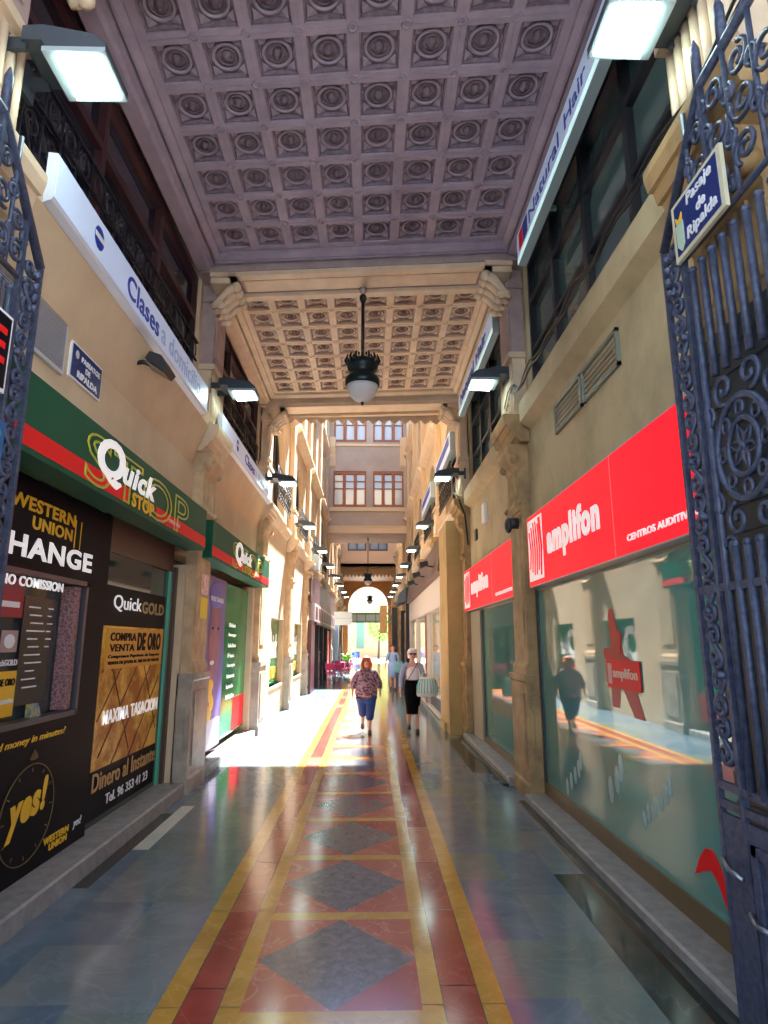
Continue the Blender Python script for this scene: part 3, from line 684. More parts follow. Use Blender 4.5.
# price board and stickers inside the booth window
t = thing('price_board', 'white lettered exchange rate board behind the booth window', 'board')
m = MB(); m.box(-2.525, -2.53, 4.62, 5.1, 1.3, 2.08); m.build('panel', mat('dark rate board', (.03, .035, .04), .2), t)
m = MB()
for i in range(11):
    z = 2.0 - i * .058; m.box(-2.524, -2.521, 4.68 + .02 * (i % 3), 4.68 + .16 + .03 * (i % 4), z, z + .010)
    if i < 6: m.box(-2.524, -2.521, 4.96, 5.04 - .02 * (i % 2), z, z + .010)
m.build('printed_rows', white, t)
t = thing('counter_poster', 'small orange poster behind the exchange booth window', 'poster')
m = MB(); m.box(-2.525, -2.53, 4.3, 4.62, 1.24, 1.55); m.build('panel', yel, t); text('lettering', 'DE ORO', blk, t, -1, -2.523, 4.4, 4.6, 1.45, 1.5, bold=.02)
text('white_lettering', 'QuickGOLD', white, t, -1, -2.523, 4.3, 4.6, 1.58, 1.63, bold=.01); text('white_lettering', 'Maxima tasacion', white, t, -1, -2.523, 4.33, 4.6, 1.33, 1.37)
t = thing('sticker', 'red and white sticker at the top of the booth window', 'sticker'); m = MB(); m.box(-2.525, -2.53, 4.1, 4.6, 1.92, 2.2); m.build('panel', mat('crimson sticker', (.3, .01, .03), .4), t)
m = MB(); m.box(-2.524, -2.521, 4.1, 4.55, 1.99, 2.03); m.build('stripe', white, t)
t = thing('sticker', 'round white sticker in the middle of the booth window', 'sticker'); m = MB(); m.box(-2.525, -2.53, 4.38, 4.58, 1.68, 1.83); m.build('panel', mat('pinkish paper', (.4, .28, .27), .5), t); m = MB(); m.ball((-2.524, 4.48, 1.755), (.004, .07, .05), 12); m.build('disc', white, t)
t = thing('leaflet_holder', 'small yellow and blue leaflet holder on the booth sill', 'holder'); m = MB(); m.prism([(-2.52, 1.2), (-2.47, 1.2), (-2.50, 1.3), (-2.52, 1.3)], 'y', 4.78, 4.92); m.build('leaflet', [mat('yellow blue print', (.5, .5, .05), .5, col2=(.02, .1, .4), scale=25)], t)
# gold buyer's door with its poster
DN = [0]
def door(label, parts):
    DN[0] += 1; t = thing('door_%d' % DN[0], label, None, kind='structure')
    for nm, mb, ms in parts: mb.build(nm, ms, t)
    return t
X = -2.45
f = MB(); f.box(X - .0, X - .06, 7.66, 7.72, .14, 2.66)
f2 = MB(); f2.box(X + .04, X - .02, 7.72, 7.8, .14, 2.66); f2.box(X + .0, X - .06, 5.8, 7.72, 2.6, 2.95); f2.box(X, X - .06, 5.77, 5.8, .14, 2.66)
g = MB(); g.box(X - .03, X - .045, 5.8, 7.7, .14, 2.6)
door('glass door of the gold buyer with green metal frame', [('frame', f, mgreen), ('jamb', f2, mat('dark brown jamb', (.08, .04, .03), .4)), ('pane', g, mat('deep green door glass', (.015, .05, .045), .05, spec=1.7))])
t = thing('gold_poster', 'tall black poster with gold bars on the left glass door', 'poster')
m = MB(); m.box(X - .012, X - .026, 5.84, 7.55, .2, 2.28)
m.build('panel', mat('black poster', (.004, .006, .01), .5, spec=1.2), t)
goldm = mat('gold bar print', (.95, .6, .12), .4, col2=(.45, .17, .02), scale=2.6, mix=(.42, .6), spec=1.2)
m = MB(); m.box(X - .012, X - .008, 5.86, 7.53, .62, 1.9); m.build('gold_bars', goldm, t)
m = MB()
for i in range(-3, 5):  # dark gaps between the bars
    a, b = 5.86 + i * .42, .62
    pts = []
    for q in range(13):
        y, z = a + q * .11, b + q * .107
        if 5.88 < y < 7.51 and z < 1.88: pts.append((X - .006, y, z))
    if len(pts) > 1: m.tube([(p[0] - .024, p[1], p[2]) for p in pts], .03, 4)
    pts = [(X - .006, a + .5 + q * .07, 1.8 - q * .1) for q in range(13) if 5.88 < a + .5 + q * .07 < 7.51 and 1.8 - q * .1 > .64]
    if i % 2 and len(pts) > 1: m.tube([(p[0] - .032, p[1], p[2]) for p in pts], .038, 4)
m.build('gaps', mat('brown bar edges', (.12, .04, .015), .5), t)
m = MB(); m.box(X - .006, X + .004, 5.93, 7.5, 1.5, 1.88); m.build('yellow_box', mat('amber print', (.72, .36, .03), .4), t)
text('white_lettering', 'Quick', awht, t, -1, X - .002, 6.02, 6.75, 2.04, 2.2); text('gold_lettering', 'GOLD', mat('dull gold print', (.4, .3, .12), .4), t, -1, X - .004, 6.78, 7.48, 2.05, 2.18, bold=.03)
text('black_lettering', 'COMPRA', blk, t, -1, X + .005, 6.0, 6.65, 1.76, 1.84, bold=.02); text('black_lettering', 'VENTA', blk, t, -1, X + .005, 6.0, 6.62, 1.66, 1.73, bold=.01); text('black_lettering', 'DE ORO', blk, t, -1, X + .005, 6.7, 7.42, 1.66, 1.85, bold=.04)
text('black_lettering', 'Compramos Papeletas de Empeno', blk, t, -1, X + .005, 5.98, 7.4, 1.59, 1.63, bold=.02); text('black_lettering', 'VENTA DE JOYAS AL 50% DE SU VALOR', blk, t, -1, X + .005, 5.98, 7.4, 1.53, 1.57, bold=.02)
text('white_lettering', 'MAXIMA TASACION', awht, t, -1, X + .005, 5.98, 7.46, 1.0, 1.13, bold=.012)
text('gold_lettering', 'Dinero al Instante', mat('tan print', (.5, .3, .1), .5), t, -1, X + .005, 5.88, 7.5, .44, .60, bold=.01)
text('white_lettering', 'Tel. 96 353 41 23', white, t, -1, X + .005, 6.2, 7.3, .28, .37, bold=.01)
m = MB(); m.box(-2.6, -2.56, 6.1, 6.9, 2.5, 2.53); m.build('tube_lamp', mat('lit fluorescent tube', (.7, 1, .95), .3, emit=3), label='lit fluorescent tube behind the gold buyer door glass', cat='lamp')
# second left shop
t = thing('face_poster', 'tall blue and purple poster with a smiling face, second left shop', 'poster')
X = -2.36
m = MB(); m.box(X, X - .03, 8.98, 10.25, .2, 2.72); m.build('panel', mat('blue purple print', (.10, .12, .42), .4, col2=(.2, .08, .3), scale=1.6), t)
m = MB(); m.ball((X + .002, 9.62, 1.82), (.012, .36, .68), 24); m.build('face', mat('brown face print', (.34, .13, .17), .45, col2=(.2, .06, .16), scale=2), t)
m = MB(); m.ball((X + .012, 9.5, 1.45), (.004, .13, .035), 12); m.build('smile', white, t)
m = MB(); m.ball((X + .014, 9.45, 1.95), (.004, .06, .022), 10); m.ball((X + .014, 9.78, 1.95), (.004, .06, .022), 10); m.build('eyes', blk, t)
m = MB(); m.ball((X + .002, 9.62, 2.45), (.02, .42, .22), 16); m.build('hood', mat('violet print', (.16, .12, .5), .5), t)
m = MB(); m.box(X, X + .002, 9.02, 10.22, .22, .62); m.build('pale_foot', mat('pale lilac print', (.55, .5, .7), .4), t)
m = MB()
for a in range(5):
    q = a * 2 * PI / 5; m.ball((X + .004, 9.45 + .16 * math.cos(q), .86 + .15 * math.sin(q)), (.006, .14, .12), 12)
m.ball((X + .004, 9.5, 1.12), (.006, .2, .1), 12); m.build('yellow_figures', yel, t)
text('white_lettering', 'MONEY TRANSFER', white, t, -1, X + .024, 9.2, 9.98, 2.35, 2.42)
t = thing('services_poster', 'green glass poster with white list in the second left shop', 'poster')
m = MB(); m.box(-2.40, -2.42, 10.35, 12.28, .22, 2.72); m.build('panel', mat('green poster', (.01, .16, .04), .12, col2=(.02, .26, .08), scale=2, spec=1.6), t)
m = MB(); m.box(-2.40, -2.396, 11.3, 12.25, .25, .8); m.build('red_patch', sred, t)
for i, w_ in enumerate(['Divisas', 'Recargas', 'Envio dinero', 'Fax', 'Fotocopias', 'Internet', 'Loteria', 'Bebidas frias']): text('white_lettering', w_, awht, t, -1, -2.398, 10.75, 11.25 + .08 * (len(w_) > 7) , 2.0 - i * .17, 2.07 - i * .17, bold=.02)
m = MB(); m.box(-2.3, -2.5, 12.28, 12.45, .12, 2.8); m.build('trim_jamb', plasterL, label='beige jamb beside the second left shop', kind='structure')
for z0, z1, mt, lb in ((2.36, 2.62, mat('red white notice print', (.7, .25, .2), .5, col2=(.85, .8, .8), scale=12), 'red and white notice stuck on the first left pilaster'), (2.05, 2.32, mat('yellow notice', (.85, .65, .03), .5), 'yellow notice stuck below the red one on the left pilaster')):
    m = MB(); m.box(sx(-1, 2.014), sx(-1, 2.004), 8.08, 8.38, z0, z1); m.build('wall_notice', mt, label=lb, cat='notice')
# plaque, vent, spotlight on left wall
t = thing('street_plaque', 'navy street name plaque with white letters on the left wall', 'street sign')
m = MB(); m.box(-2.318, -2.30, 4.44, 4.98, 3.74, 4.03); m.build('rim', white, t); m = MB(); m.box(-2.302, -2.296, 4.455, 4.965, 3.755, 4.015); m.build('plate', navy, t)
text('lettering', 'PASSATGE', white, t, -1, -2.296, 4.6, 4.93, 3.92, 3.965, bold=.015); text('lettering', 'DE', white, t, -1, -2.296, 4.68, 4.76, 3.855, 3.9, bold=.015); text('lettering', 'RIPALDA', white, t, -1, -2.296, 4.55, 4.9, 3.775, 3.83, bold=.02)
m = MB(); m.ball((-2.296, 4.53, 3.95), (.004, .03, .035), 12); m.build('crest', mat('silver crest', (.5, .55, .6), .4), t)
t = thing('wall_vent', 'grey louvred vent on the left wall beside the plaque', 'vent')
m = MB(); m.box(-2.318, -2.29, 3.3, 4.34, 3.69, 4.15); m.build('frame', mat('pale grey frame', (.55, .56, .58), .4), t)
m = MB()
for i in range(24): z = 3.72 + i * .0172; m.prism([(-2.29, z), (-2.282, z + .002), (-2.29, z + .013)], 'y', 3.33, 4.31)
m.build('louvres', mat('grey louvre', (.32, .33, .36), .4), t)
t = thing('spotlight', 'small black unlit spotlight below the left light box', 'lamp')
m = MB(); m.tube([(-2.32, 5.45, 4.3), (-2.14, 5.45, 4.33), (-2.05, 5.48, 4.3)], .022, 8); m.box(-2.32, -2.3, 5.38, 5.52, 4.26, 4.4); m.build('arm', black, t)
m = MB(); m.prism([(-2.100, 4.330), (-1.920, 4.200), (-1.880, 4.250), (-1.950, 4.360), (-2.060, 4.400)], 'y', 5.36, 5.6); m.build('housing', black, t); m = MB(); m.prism([(-2.090, 4.315), (-1.930, 4.200), (-1.920, 4.195), (-2.100, 4.300)], 'y', 5.38, 5.58); m.build('glass', mat('unlit lamp glass', (.12, .13, .13), .15), t)

# ================================================================== RIGHT SHOPFRONTS
GX = 1.975
def shopglass(y0, y1, z0, z1, label, seam=None):
    f = MB(); f.box(GX - .02, GX + .1, y0, y1, z0 - .13, z0, 0); f.box(GX - .02, GX + .08, y1 - .07, y1, z0, z1, 1)
    g = MB(); g.box(GX, GX + .012, y0, y1 - .07, z0, z1)
    if seam: g.box(GX - .001, GX, seam, seam + .006, z0, z1)
    return window(label, [('sill', f, [bronze, mat('dark metal post', (.03, .04, .04), .4)]), ('pane', g, greenfr)])
shopglass(1.6, 7.33, .23, 2.34, 'large green tinted shop window nearest on the right', seam=5.2)
shopglass(8.17, 10.95, .2, 2.3, 'green tinted shop window of the second right bay')
m = MB(); m.box(1.93, 1.96, 10.95, 11.98, .1, 2.3); m.box(1.925, 1.93, 10.97, 11.0, .1, 2.3); m.build('wall_panel', mat('grey beige panel', (.3, .27, .19), .5), label='plain grey beige panel beside the second right window', kind='structure')
LX = [0]
def star_decal(x, y, z, sc, nm):
    t = thing('window_decal', nm, 'decal')
    m = MB(); red = mat('dark red decal', (.5, .004, .008), .4, spec=1.3)
    def limb(a, b, r0, r1, n=10):
        (y0, z0), (y1, z1) = a, b; dy, dz = y1 - y0, z1 - z0; L = math.hypot(dy, dz); py, pz = -dz / L, dy / L; pts = []
        for i in range(n + 1): q = i / n * PI; pts.append((y0 - dy / L * r0 * math.sin(q) + py * r0 * math.cos(q), z0 - dz / L * r0 * math.sin(q) + pz * r0 * math.cos(q)))
        for i in range(n + 1): q = PI - i / n * PI; pts.append((y1 + dy / L * r1 * math.sin(q) + py * r1 * math.cos(q), z1 + dz / L * r1 * math.sin(q) + pz * r1 * math.cos(q)))
        LX[0] += .0012; m.prism([(y + p[0] * sc, z + p[1] * sc) for p in pts], 'x', x - .002 - LX[0], x)
    # y to the left in the picture is larger
    limb((0, .1), (.12, .62), .2, .09); limb((0, .05), (.38, .12), .16, .08); limb((0, 0), (-.35, -.05), .16, .12); limb((.02, .1), (-.12, .35), .14, .06)
    m.build('figure', red, t)
    m = MB(); red2 = mat('translucent red decal', (.45, .05, .05), .4, spec=1.3)
    def limb2(a, b, w0, w1): m.prism([(y + a[0] * sc - w0, z + a[1] * sc), (y + a[0] * sc + w0, z + a[1] * sc), (y + b[0] * sc + w1, z + b[1] * sc), (y + b[0] * sc - w1, z + b[1] * sc)], 'x', x - .002, x)
    limb2((.1, -.12), (.16, -.55), .12, .07); limb2((-.2, -.15), (-.55, -.62), .14, .09)
    m.build('legs', red2, t)
    m = MB(); m.box(x - .012, x - .005, y - .42, y + .22, z - .19, z + .03); m.build('label_panel', sred, t)
    text('lettering', 'amplifon', mat('pale lettering', (.75, .55, .4), .4), t, 1, x - .012, y - .38, y + .08, z - .13, z - .03, bold=.02)
    m = MB(); m.box(x - .014, x - .012, y + .11, y + .19, z - .16, z); m.build('logo', mat('pinkish logo', (.7, .3, .3), .4), t)
    return t
star_decal(1.974, 5.02, 1.58, .62, 'red star shaped figure decal on the near right window')
t = thing('window_decal', 'curved red shape decal low on the near right window', 'decal')
m = MB(); m.prism([(4.06, .38), (3.98, .50), (3.90, .57), (3.82, .58), (3.75, .5), (3.68, .36), (3.60, .16), (3.64, .14), (3.72, .30), (3.80, .42), (3.86, .46), (3.93, .44)], 'x', 1.968, 1.974); m.build('shape', sred, t)
def flower(y, z, sc, label, n=5):
    t = thing('window_decal', label, 'decal'); m = MB(); pm = mat('pale translucent decal', (.30, .47, .46), .3)
    for i in range(n):
        a = i * .35 - .3; m.ball((1.974, y + sc * math.sin(a) * (1 + .3 * i), z - sc * .8 * i * .5), (.003, sc * .22, sc * .42), 10)
    m.build('shape', pm, t)
flower(6.15, .66, .2, 'pale hand shaped decal low on the near right window'); flower(5.2, .78, .26, 'pale leaf decal in the middle of the near right window', 3); flower(4.35, .82, .16, 'pale feathery decal near the red curve on the right window', 6)
def amplifon(X, y0, y1, z0, z1, label):
    t = thing('shop_sign', label, 'sign', 'red backlit fascia signs')
    m = MB(); m.box(X + .004, X + .14, y0, y1, z0, z1); m.build('casing', mat('silver sign casing', (.4, .42, .45), .35, metal=.4), t)
    m = MB(); m.box(X, X + .004, y0 + .012, y1 - .012, z0 + .012, z1 - .012); m.build('face', ared, t)
    L = y1 - y0; H = z1 - z0; Y = lambda u: y1 - u * L; Z = lambda v: z0 + v * H
    m = MB(); m.box(X - .003, X, Y(.012), Y(.165), Z(.08), Z(.93)); m.build('logo_panel', awht, t)
    m = MB()
    for i in range(6):
        u = .022 + i * .023; v = abs(i - 2.5) * .05
        m.prism([(Y(u), Z(.12 + v)), (Y(u + .012), Z(.12 + v)), (Y(u + .026), Z(.5)), (Y(u + .012), Z(.9 - v)), (Y(u), Z(.9 - v)), (Y(u + .012), Z(.5))], 'x', X - .006, X - .003)
    m.build('logo_stripes', ared, t)
    m = MB(); pts = [(Y(.125), Z(.9)), (Y(.15), Z(.9)), (Y(.16), Z(.5)), (Y(.15), Z(.12)), (Y(.135), Z(.12)), (Y(.147), Z(.5))]; m.prism(pts, 'x', X - .006, X - .003); m.build('logo_curve', ared, t)
    text('lettering', 'amplifon', awht, t, 1, X - .002, Y(.60), Y(.21), Z(.24), Z(.72), bold=.045)
    m = MB(); m.box(X - .002, X, Y(.672), Y(.669), z0 + .015, z1 - .015); m.build('seam', mat('pink seam', (.9, .3, .3), .4), t)
    text('small_lettering', 'CENTROS AUDITIVOS', awht, t, 1, X - .002, Y(.992), Y(.732), Z(.115), Z(.175), bold=.02)
amplifon(1.85, 3.32, 7.16, 2.36, 3.18, 'large red backlit fascia sign nearest on the right wall')
amplifon(1.85, 8.0, 12.2, 2.32, 3.10, 'smaller looking red backlit fascia sign beyond the first right pilaster')
for (y0, y1, z0, z1, k) in ((2.5, 6.7, 6.22, 6.62, 0), (8.3, 11.8, 6.2, 6.6, 1)):
    t = thing('light_box_sign', ('near' if k == 0 else 'second') + ' long pale blue light box under the right ceiling edge', 'sign', 'light boxes above the right windows')
    X = 1.78
    m = MB(); m.box(X, X + .1, y0, y1, z0, z1); m.box(X + .1, 2.08, y0 + .6, y0 + .64, z1 - .1, z1 - .05); m.box(X + .1, 2.08, y1 - .64, y1 - .6, z1 - .1, z1 - .05); m.build('casing', mat('blue grey casing', (.3, .42, .45), .4), t)
    m = MB(); m.box(X - .004, X, y0 + .01, y1 - .01, z0 + .1, z1 - .01); m.build('face', lblue, t)
    m = MB(); m.box(X - .004, X, y0 + .01, y1 - .01, z0 + .01, z0 + .085); m.build('lower_strip', lcyan, t)
    if k == 0:
        text('lettering', 'Natural', dblue, t, 1, X - .004, 5.0, 6.12, z0 + .15, z1 - .09); text('lettering', 'Hair', dblue, t, 1, X - .004, 4.25, 4.82, z0 + .15, z1 - .09)
        m = MB(); m.box(X - .008, X - .004, 6.42, 6.58, z0 + .12, z1 - .05); m.build('red_mark', sred, t); m = MB(); m.box(X - .008, X - .004, 6.2, 6.4, z0 + .12, z1 - .05); m.build('blue_mark', dblue, t)
    else:
        text('lettering', 'Natural Hair', dblue, t, 1, X - .004, 8.8, 11.5, z0 + .14, z1 - .06, bold=.04)
# louvred vents on the right wall
for y0, y1, label in ((5.38, 6.2, 'far louvred grille of the pair on the right wall'), (4.5, 5.33, 'near louvred grille of the pair on the right wall')):
    t = thing('wall_grille', label, 'vent', 'grilles on the right wall'); m = MB()
    for a, b, c, d in ((y0, y1, 3.9, 3.93), (y0, y1, 4.19, 4.22), (y0, y0 + .03, 3.9, 4.22), (y1 - .03, y1, 3.9, 4.22)): m.box(1.982, 1.95, a, b, c, d)
    m.build('frame', mat('green grey grille', (.2, .22, .17), .5), t)
    m = MB()
    for i in range(5): z = 3.94 + i * .05; m.prism([(1.98, z + .04), (1.955, z), (1.96, z - .004), (1.98, z + .03)], 'y', y0 + .03, y1 - .03)
    m.build('slats', mat('pale worn slats', (.4, .37, .28), .5), t)
m = MB(); m.tube([(1.84, 7.55, 3.2), (1.72, 7.55, 3.2)], .07, 12); m.ball((1.72, 7.55, 3.17), (.05, .07, .1), 10)
m.build('camera_box', darkf, label='small dark alarm box on the first right pilaster', cat='alarm')
m = MB(); m.box(1.98, 1.93, 10.2, 10.5, 3.75, 4.08); m.build('white_box', white, label='white junction box on the wall above the second red sign', cat='box')
m = MB(); m.box(1.98, 1.95, 11.2, 11.4, 3.6, 3.8); m.build('small_hatch', darkf, label='small grey hatch beside the third right pilaster', cat='hatch')
# cables along the right ledge
m = MB(); pts = []
for i in range(26): y = 2.2 + i * .22; pts.append((1.80, y, 4.78 + .03 * math.sin(i * 1.7) + (.12 if 7.2 < y < 7.7 else 0)))
m.tube(pts, .014, 6); m.tube([(p[0] - .03, p[1], p[2] + .03 * math.cos(j)) for j, p in enumerate(pts)], .01, 6)
m.build('cable_bundle', black, label='black cables running along the right ledge', cat='cable')
m = MB(); m.tube([(1.76, 12.5, 5.0), (1.7, 12.3, 4.75), (1.74, 12.0, 4.6), (1.86, 11.9, 4.2), (1.9, 11.85, 3.6)], .02, 6); m.build('cable_bundle', black, label='black cable hanging at the second right pilaster', cat='cable')

# ================================================================== OPEN BAYS: FACADES
def arch_wall(m, s, yc, w, z0, zs, y0, y1, ztop, d0=WD, d1=2.7, mi=0, n=12):
    """wall piece y0..y1, z0..ztop with an arched opening of half width w, sill z0, spring zs"""
    wallbox(m, s, y0, yc - w, z0, ztop, d0, d1, mi); wallbox(m, s, yc + w, y1, z0, ztop, d0, d1, mi)
    pts = [(yc + w * math.cos(PI * i / n), zs + w * math.sin(PI * i / n)) for i in range(n + 1)]
    for (a, za), (b, zb) in zip(pts, pts[1:]): m.prism([(a, za), (b, zb), (b, ztop), (a, ztop)], 'x', *sorted((sx(s, d0), sx(s, d1))), mi)
for s in (-1, 1):
    P = PIER[s]; low = MB(); up = MB()
    yA = P[2] + .4
    for k in range(2, 11):
        a, b = P[k] + .3, P[k + 1] - .3
        if k >= 3 or s < 0 or True:
            T_ = TOP if s < 0 or k > 5 else 12.4; wallbox(up, s, P[k] - .3, P[k] + .3, 4.2, T_)  # unseen near right top lowered to widen the sunlit floor
        ca, cb = a, b; yc = (a + b) / 2
        wallbox(up, s, a, b, 4.2, 5.0)
        arch_wall(up, s, yc, 1.15, 5.0, 6.2, a, b, 8.2)
        wallbox(up, s, a, b, 8.2, 8.9)
        wallbox(up, s, a, yc - .9, 8.9, T_); wallbox(up, s, yc + .9, b, 8.9, T_); wallbox(up, s, yc - .9, yc + .9, 10.9, 12.0 if T_ == TOP else T_)
        if T_ == TOP: wallbox(up, s, yc - .9, yc + .9, 13.9, TOP)
    up.build('wall_%s_facade' % SN[s], facade, label='%s upper facade of the open part of the passage' % SN[s], kind='structure')
    m = MB(); wallbox(m, s, yA, P[6] - .3, 0, TOP if s < 0 else 12.4, 2.72, 2.9); wallbox(m, s, P[6] - .3, 54.6, 0, TOP, 2.72, 2.9); m.build('wall_%s_backing' % SN[s], mat('dim room wall', (.12, .11, .1), .9), label='%s rooms behind the open facade' % SN[s], kind='structure')
    # cornices
    m = MB()
    for k in range(2, 11):
        a, b = P[k] + .3, P[k + 1] - .3
        for z, p in ((4.5, .12), (7.85, .26), (11.3, .2)):
            m.prism([(sx(s, WD), z), (sx(s, WD - p * .5), z + .06), (sx(s, WD - p), z + .16), (sx(s, WD - p), z + .24), (sx(s, WD), z + .26)], 'y', a, b)
    m.build('trim_cornice', cream, label='%s facade cornices above the open bays' % SN[s], kind='structure')
    # windows of the upper facade
    for k in range(2, 11):
        yc = (P[k] + P[k + 1]) / 2; f = MB(); g = MB(); D = lambda q: sx(s, q); w = 1.15
        g.box(D(2.42), D(2.44), yc - w, yc + w, 5.0, 7.36); g.box(D(2.42), D(2.44), yc - .9, yc + .9, 8.9, 10.9); g.box(D(2.42), D(2.44), yc - .9, yc + .9, 12.0, 13.9) if s < 0 or k > 5 else None
        f.tube([(D(2.36), yc + (w - .04) * math.cos(PI * i / 14), 6.2 + (w - .04) * math.sin(PI * i / 14)) for i in range(15)], .045, 6)
        for y in (-w + .04, -.4, .4, w - .04): f.box(D(2.34), D(2.42), yc + y - .035, yc + y + .035, 5.0, 6.2 + (.0 if abs(y) > 1 else 1.0))
        f.box(D(2.34), D(2.42), yc - w, yc + w, 6.16, 6.24)
        for z0, z1 in ((8.9, 10.9), (12, 13.9))[:2 if s < 0 or k > 5 else 1]:
            for y in (-.86, 0, .86): f.box(D(2.34), D(2.42), yc + y - .04, yc + y + .04, z0, z1)
            f.box(D(2.34), D(2.42), yc - .9, yc + .9, (z0 + z1) / 2 + .3, (z0 + z1) / 2 + .38)
        window('%s arched upper window group, open bay %s' % (SN[s], ordn[min(k - 2, 9)]), [('frame', f, darkf), ('pane', g, glassd)])
        if k <= 5: railing(s, yc - 1.2, yc + 1.2, 5.0, .8, 1.98, 'black iron balcony railing, %s arched bay of the open %s facade' % (ordn[k - 2], SN[s]))
for k, (y0, y1) in enumerate(((13.4, 16.6), (18.0, 21.2))):
    t = thing('light_box_sign', 'blue and white light box on the open right facade, %s of two' % ordn[k], 'sign', 'light boxes on the open right facade')
    m = MB(); m.box(1.80, 1.98, y0, y1, 6.0, 6.5); m.build('casing', mat('blue grey casing', (.3, .42, .45), .4), t); m = MB(); m.box(1.795, 1.8, y0 + .02, y1 - .02, 6.02, 6.48); m.build('face', lblue, t)
    m = MB(); m.box(1.79, 1.795, y0 + .2, y1 - .2, 6.2, 6.42); m.build('blue_stripe', dblue, t)
# lower facade, left open bays
P = PIER[-1]; s = -1; m = MB()
def lowbay(m, s, a, b, wins, z0, z1, top=4.2):
    ys = a
    for (u, v) in wins:
        wallbox(m, s, ys, u, 0, top); wallbox(m, s, u, v, 0, z0); wallbox(m, s, u, v, z1, top); ys = v
    wallbox(m, s, ys, b, 0, top)
lowbay(m, -1, 13.25, 17.5, [(14.75, 16.85)], .72, 2.32)
lowbay(m, -1, 17.5, 22.0, [(19.3, 21.3)], .72, 2.32)
lowbay(m, -1, 36.5, 54.6, [(38, 40), (43, 45), (48, 50)], .4, 2.6)
m.build('wall_left_lower', facade, label='sunlit lower left wall of the open bays', kind='structure')
for y0, y1, w_ in ((14.75, 16.85, 'near'), (19.3, 21.3, 'far')):
    t = thing('window_poster', 'green window poster with white script, %s one in the sunlit left wall' % w_, 'poster', 'green posters in the sunlit wall')
    m = MB(); m.box(-2.45, -2.48, y0, y1, .72, 2.32); m.build('panel', mat('green window film', (.01, .2, .07), .12, spec=1.7), t)
    text('script_lettering', 'Q', awht, t, -1, -2.449, y0 + .1, y0 + 1.0, 1.15, 2.15, shear=.15, bold=.04); text('script_lettering', 'uick', awht, t, -1, -2.449, y0 + .9, y1 - .15, 1.35, 1.95, shear=.2, bold=.03)
    text('yellow_lettering', 'STOP', yel, t, -1, -2.449, y0 + .8, y1 - .3, .85, 1.15, bold=.03); m = MB(); m.box(-2.45, -2.447, y0 + .02, y0 + .7, .85, 1.12); m.build('red_stripe', sred, t)
m = MB()
for y0, y1 in ((14.75, 16.85), (19.3, 21.3)): m.box(-2.3, -2.5, y0 - .05, y1 + .05, .66, .72)
m.build('trim_sill', cream, label='stone sills below the two green posters', kind='structure')
# maroon cafe front, left
t = thing('cafe_front', 'dark maroon clad cafe front with white fascia panels on the left', 'shopfront')
m = MB(); m.box(-2.05, -2.32, 22.1, 23.5, 0, 2.5); m.box(-2.0, -2.32, 23.5, 36.4, 2.4, 2.5); m.box(-2.1, -2.32, 22.1, 36.4, 3.15, 4.19); m.build('cladding', maroon, t)
m = MB(); m.box(-2.02, -2.32, 22.9, 36.4, 2.5, 3.15); m.build('fascia', mat('silver fascia', (.5, .45, .48), .4), t)
m = MB()
for i in range(9): m.box(-2.015, -2.02, 23.2 + i * 1.45, 24.2 + i * 1.45, 2.58, 3.05)
m.build('fascia_panel', maroon, t)
for y in (25.6, 28.0, 30.6, 33.2): m = MB(); m.box(-2.08, -2.25, y, y + .25, 0, 2.4); m.build('post', darkf, t)
m = MB(); m.box(-2.4, -2.44, 23.5, 36.4, 0, 2.4); m.build('glazing', glasss, t)
f = MB(); f.box(-2.12, -2.3, 31.4, 32.9, .02, 2.3); DNl = door('red painted door of the left cafe', [('leaf', f, mat('red door paint', (.55, .04, .02), .4))])
# brown hanging rooms/boxes above left
m = MB(); m.box(-1.95, -2.3, 23.3, 23.9, 4.42, 5.0); m.build('air_conditioner', mat('grey air unit', (.3, .36, .38), .5), label='grey air conditioning unit on the left facade above the cafe', cat='air conditioner')
t = thing('hanging_sign', 'white rectangular board projecting from the left wall over the passage', 'sign')
m = MB(); m.box(-2.31, -1.1, 37.9, 38.1, 2.75, 3.55); m.build('panel', mat('white board', (.62, .7, .74), .5), t); m = MB(); m.box(-2.15, -1.1, 37.89, 37.9, 3.13, 3.17); m.build('seam', pblue, t)
m = MB(); m.box(.62, 1.08, 39.97, 40.03, 2.3, 4.0); m.tube([(.66, 40, 4.02), (1.97, 40, 4.02)], .03, 6)
t = thing('hanging_banner', 'narrow tan vertical banner hanging on the right', 'banner'); m.build('cloth', mat('tan banner cloth', (.62, .38, .16), .7, col2=(.5, .28, .1), scale=5), t)
# right lower open bays: pier + shop
m = MB(); wallbox(m, 1, 12.5, 13.8, 0, 4.2, 1.72); m.box(1.5, 1.56, 12.95, 13.8, 0, .16)
m.build('wall_right_pier', mat('ochre pier plaster', (.5, .34, .13), .7, col2=(.4, .27, .1), scale=2), label='plain ochre pier beside the lady with the striped bag', kind='structure')
t = thing('boutique_front', 'white framed boutique shopfront with brown fascia on the right', 'shopfront')
m = MB(); m.prism([(1.62, 3.25), (1.5, 3.32), (1.62, 4.15), (2.0, 4.15), (2.0, 3.25)], 'y', 13.8, 25.6); m.build('awning', mat('brown fascia boards', (.12, .06, .045), .5), t)
m = MB(); m.box(1.6, 2.0, 13.8, 25.6, 2.55, 3.25); m.build('fascia', mat('white fascia', (.66, .62, .58), .5), t)
m = MB(); m.box(1.58, 1.75, 13.8, 13.98, 0, 2.6); m.box(1.6, 1.75, 13.8, 25.6, .02, .1); m.box(1.6, 1.75, 13.8, 25.6, .45, .5)
for y in (14.35, 17.6, 18.2, 21.8, 25.4): m.box(1.6, 1.7, y, y + .12, 0, 2.6)
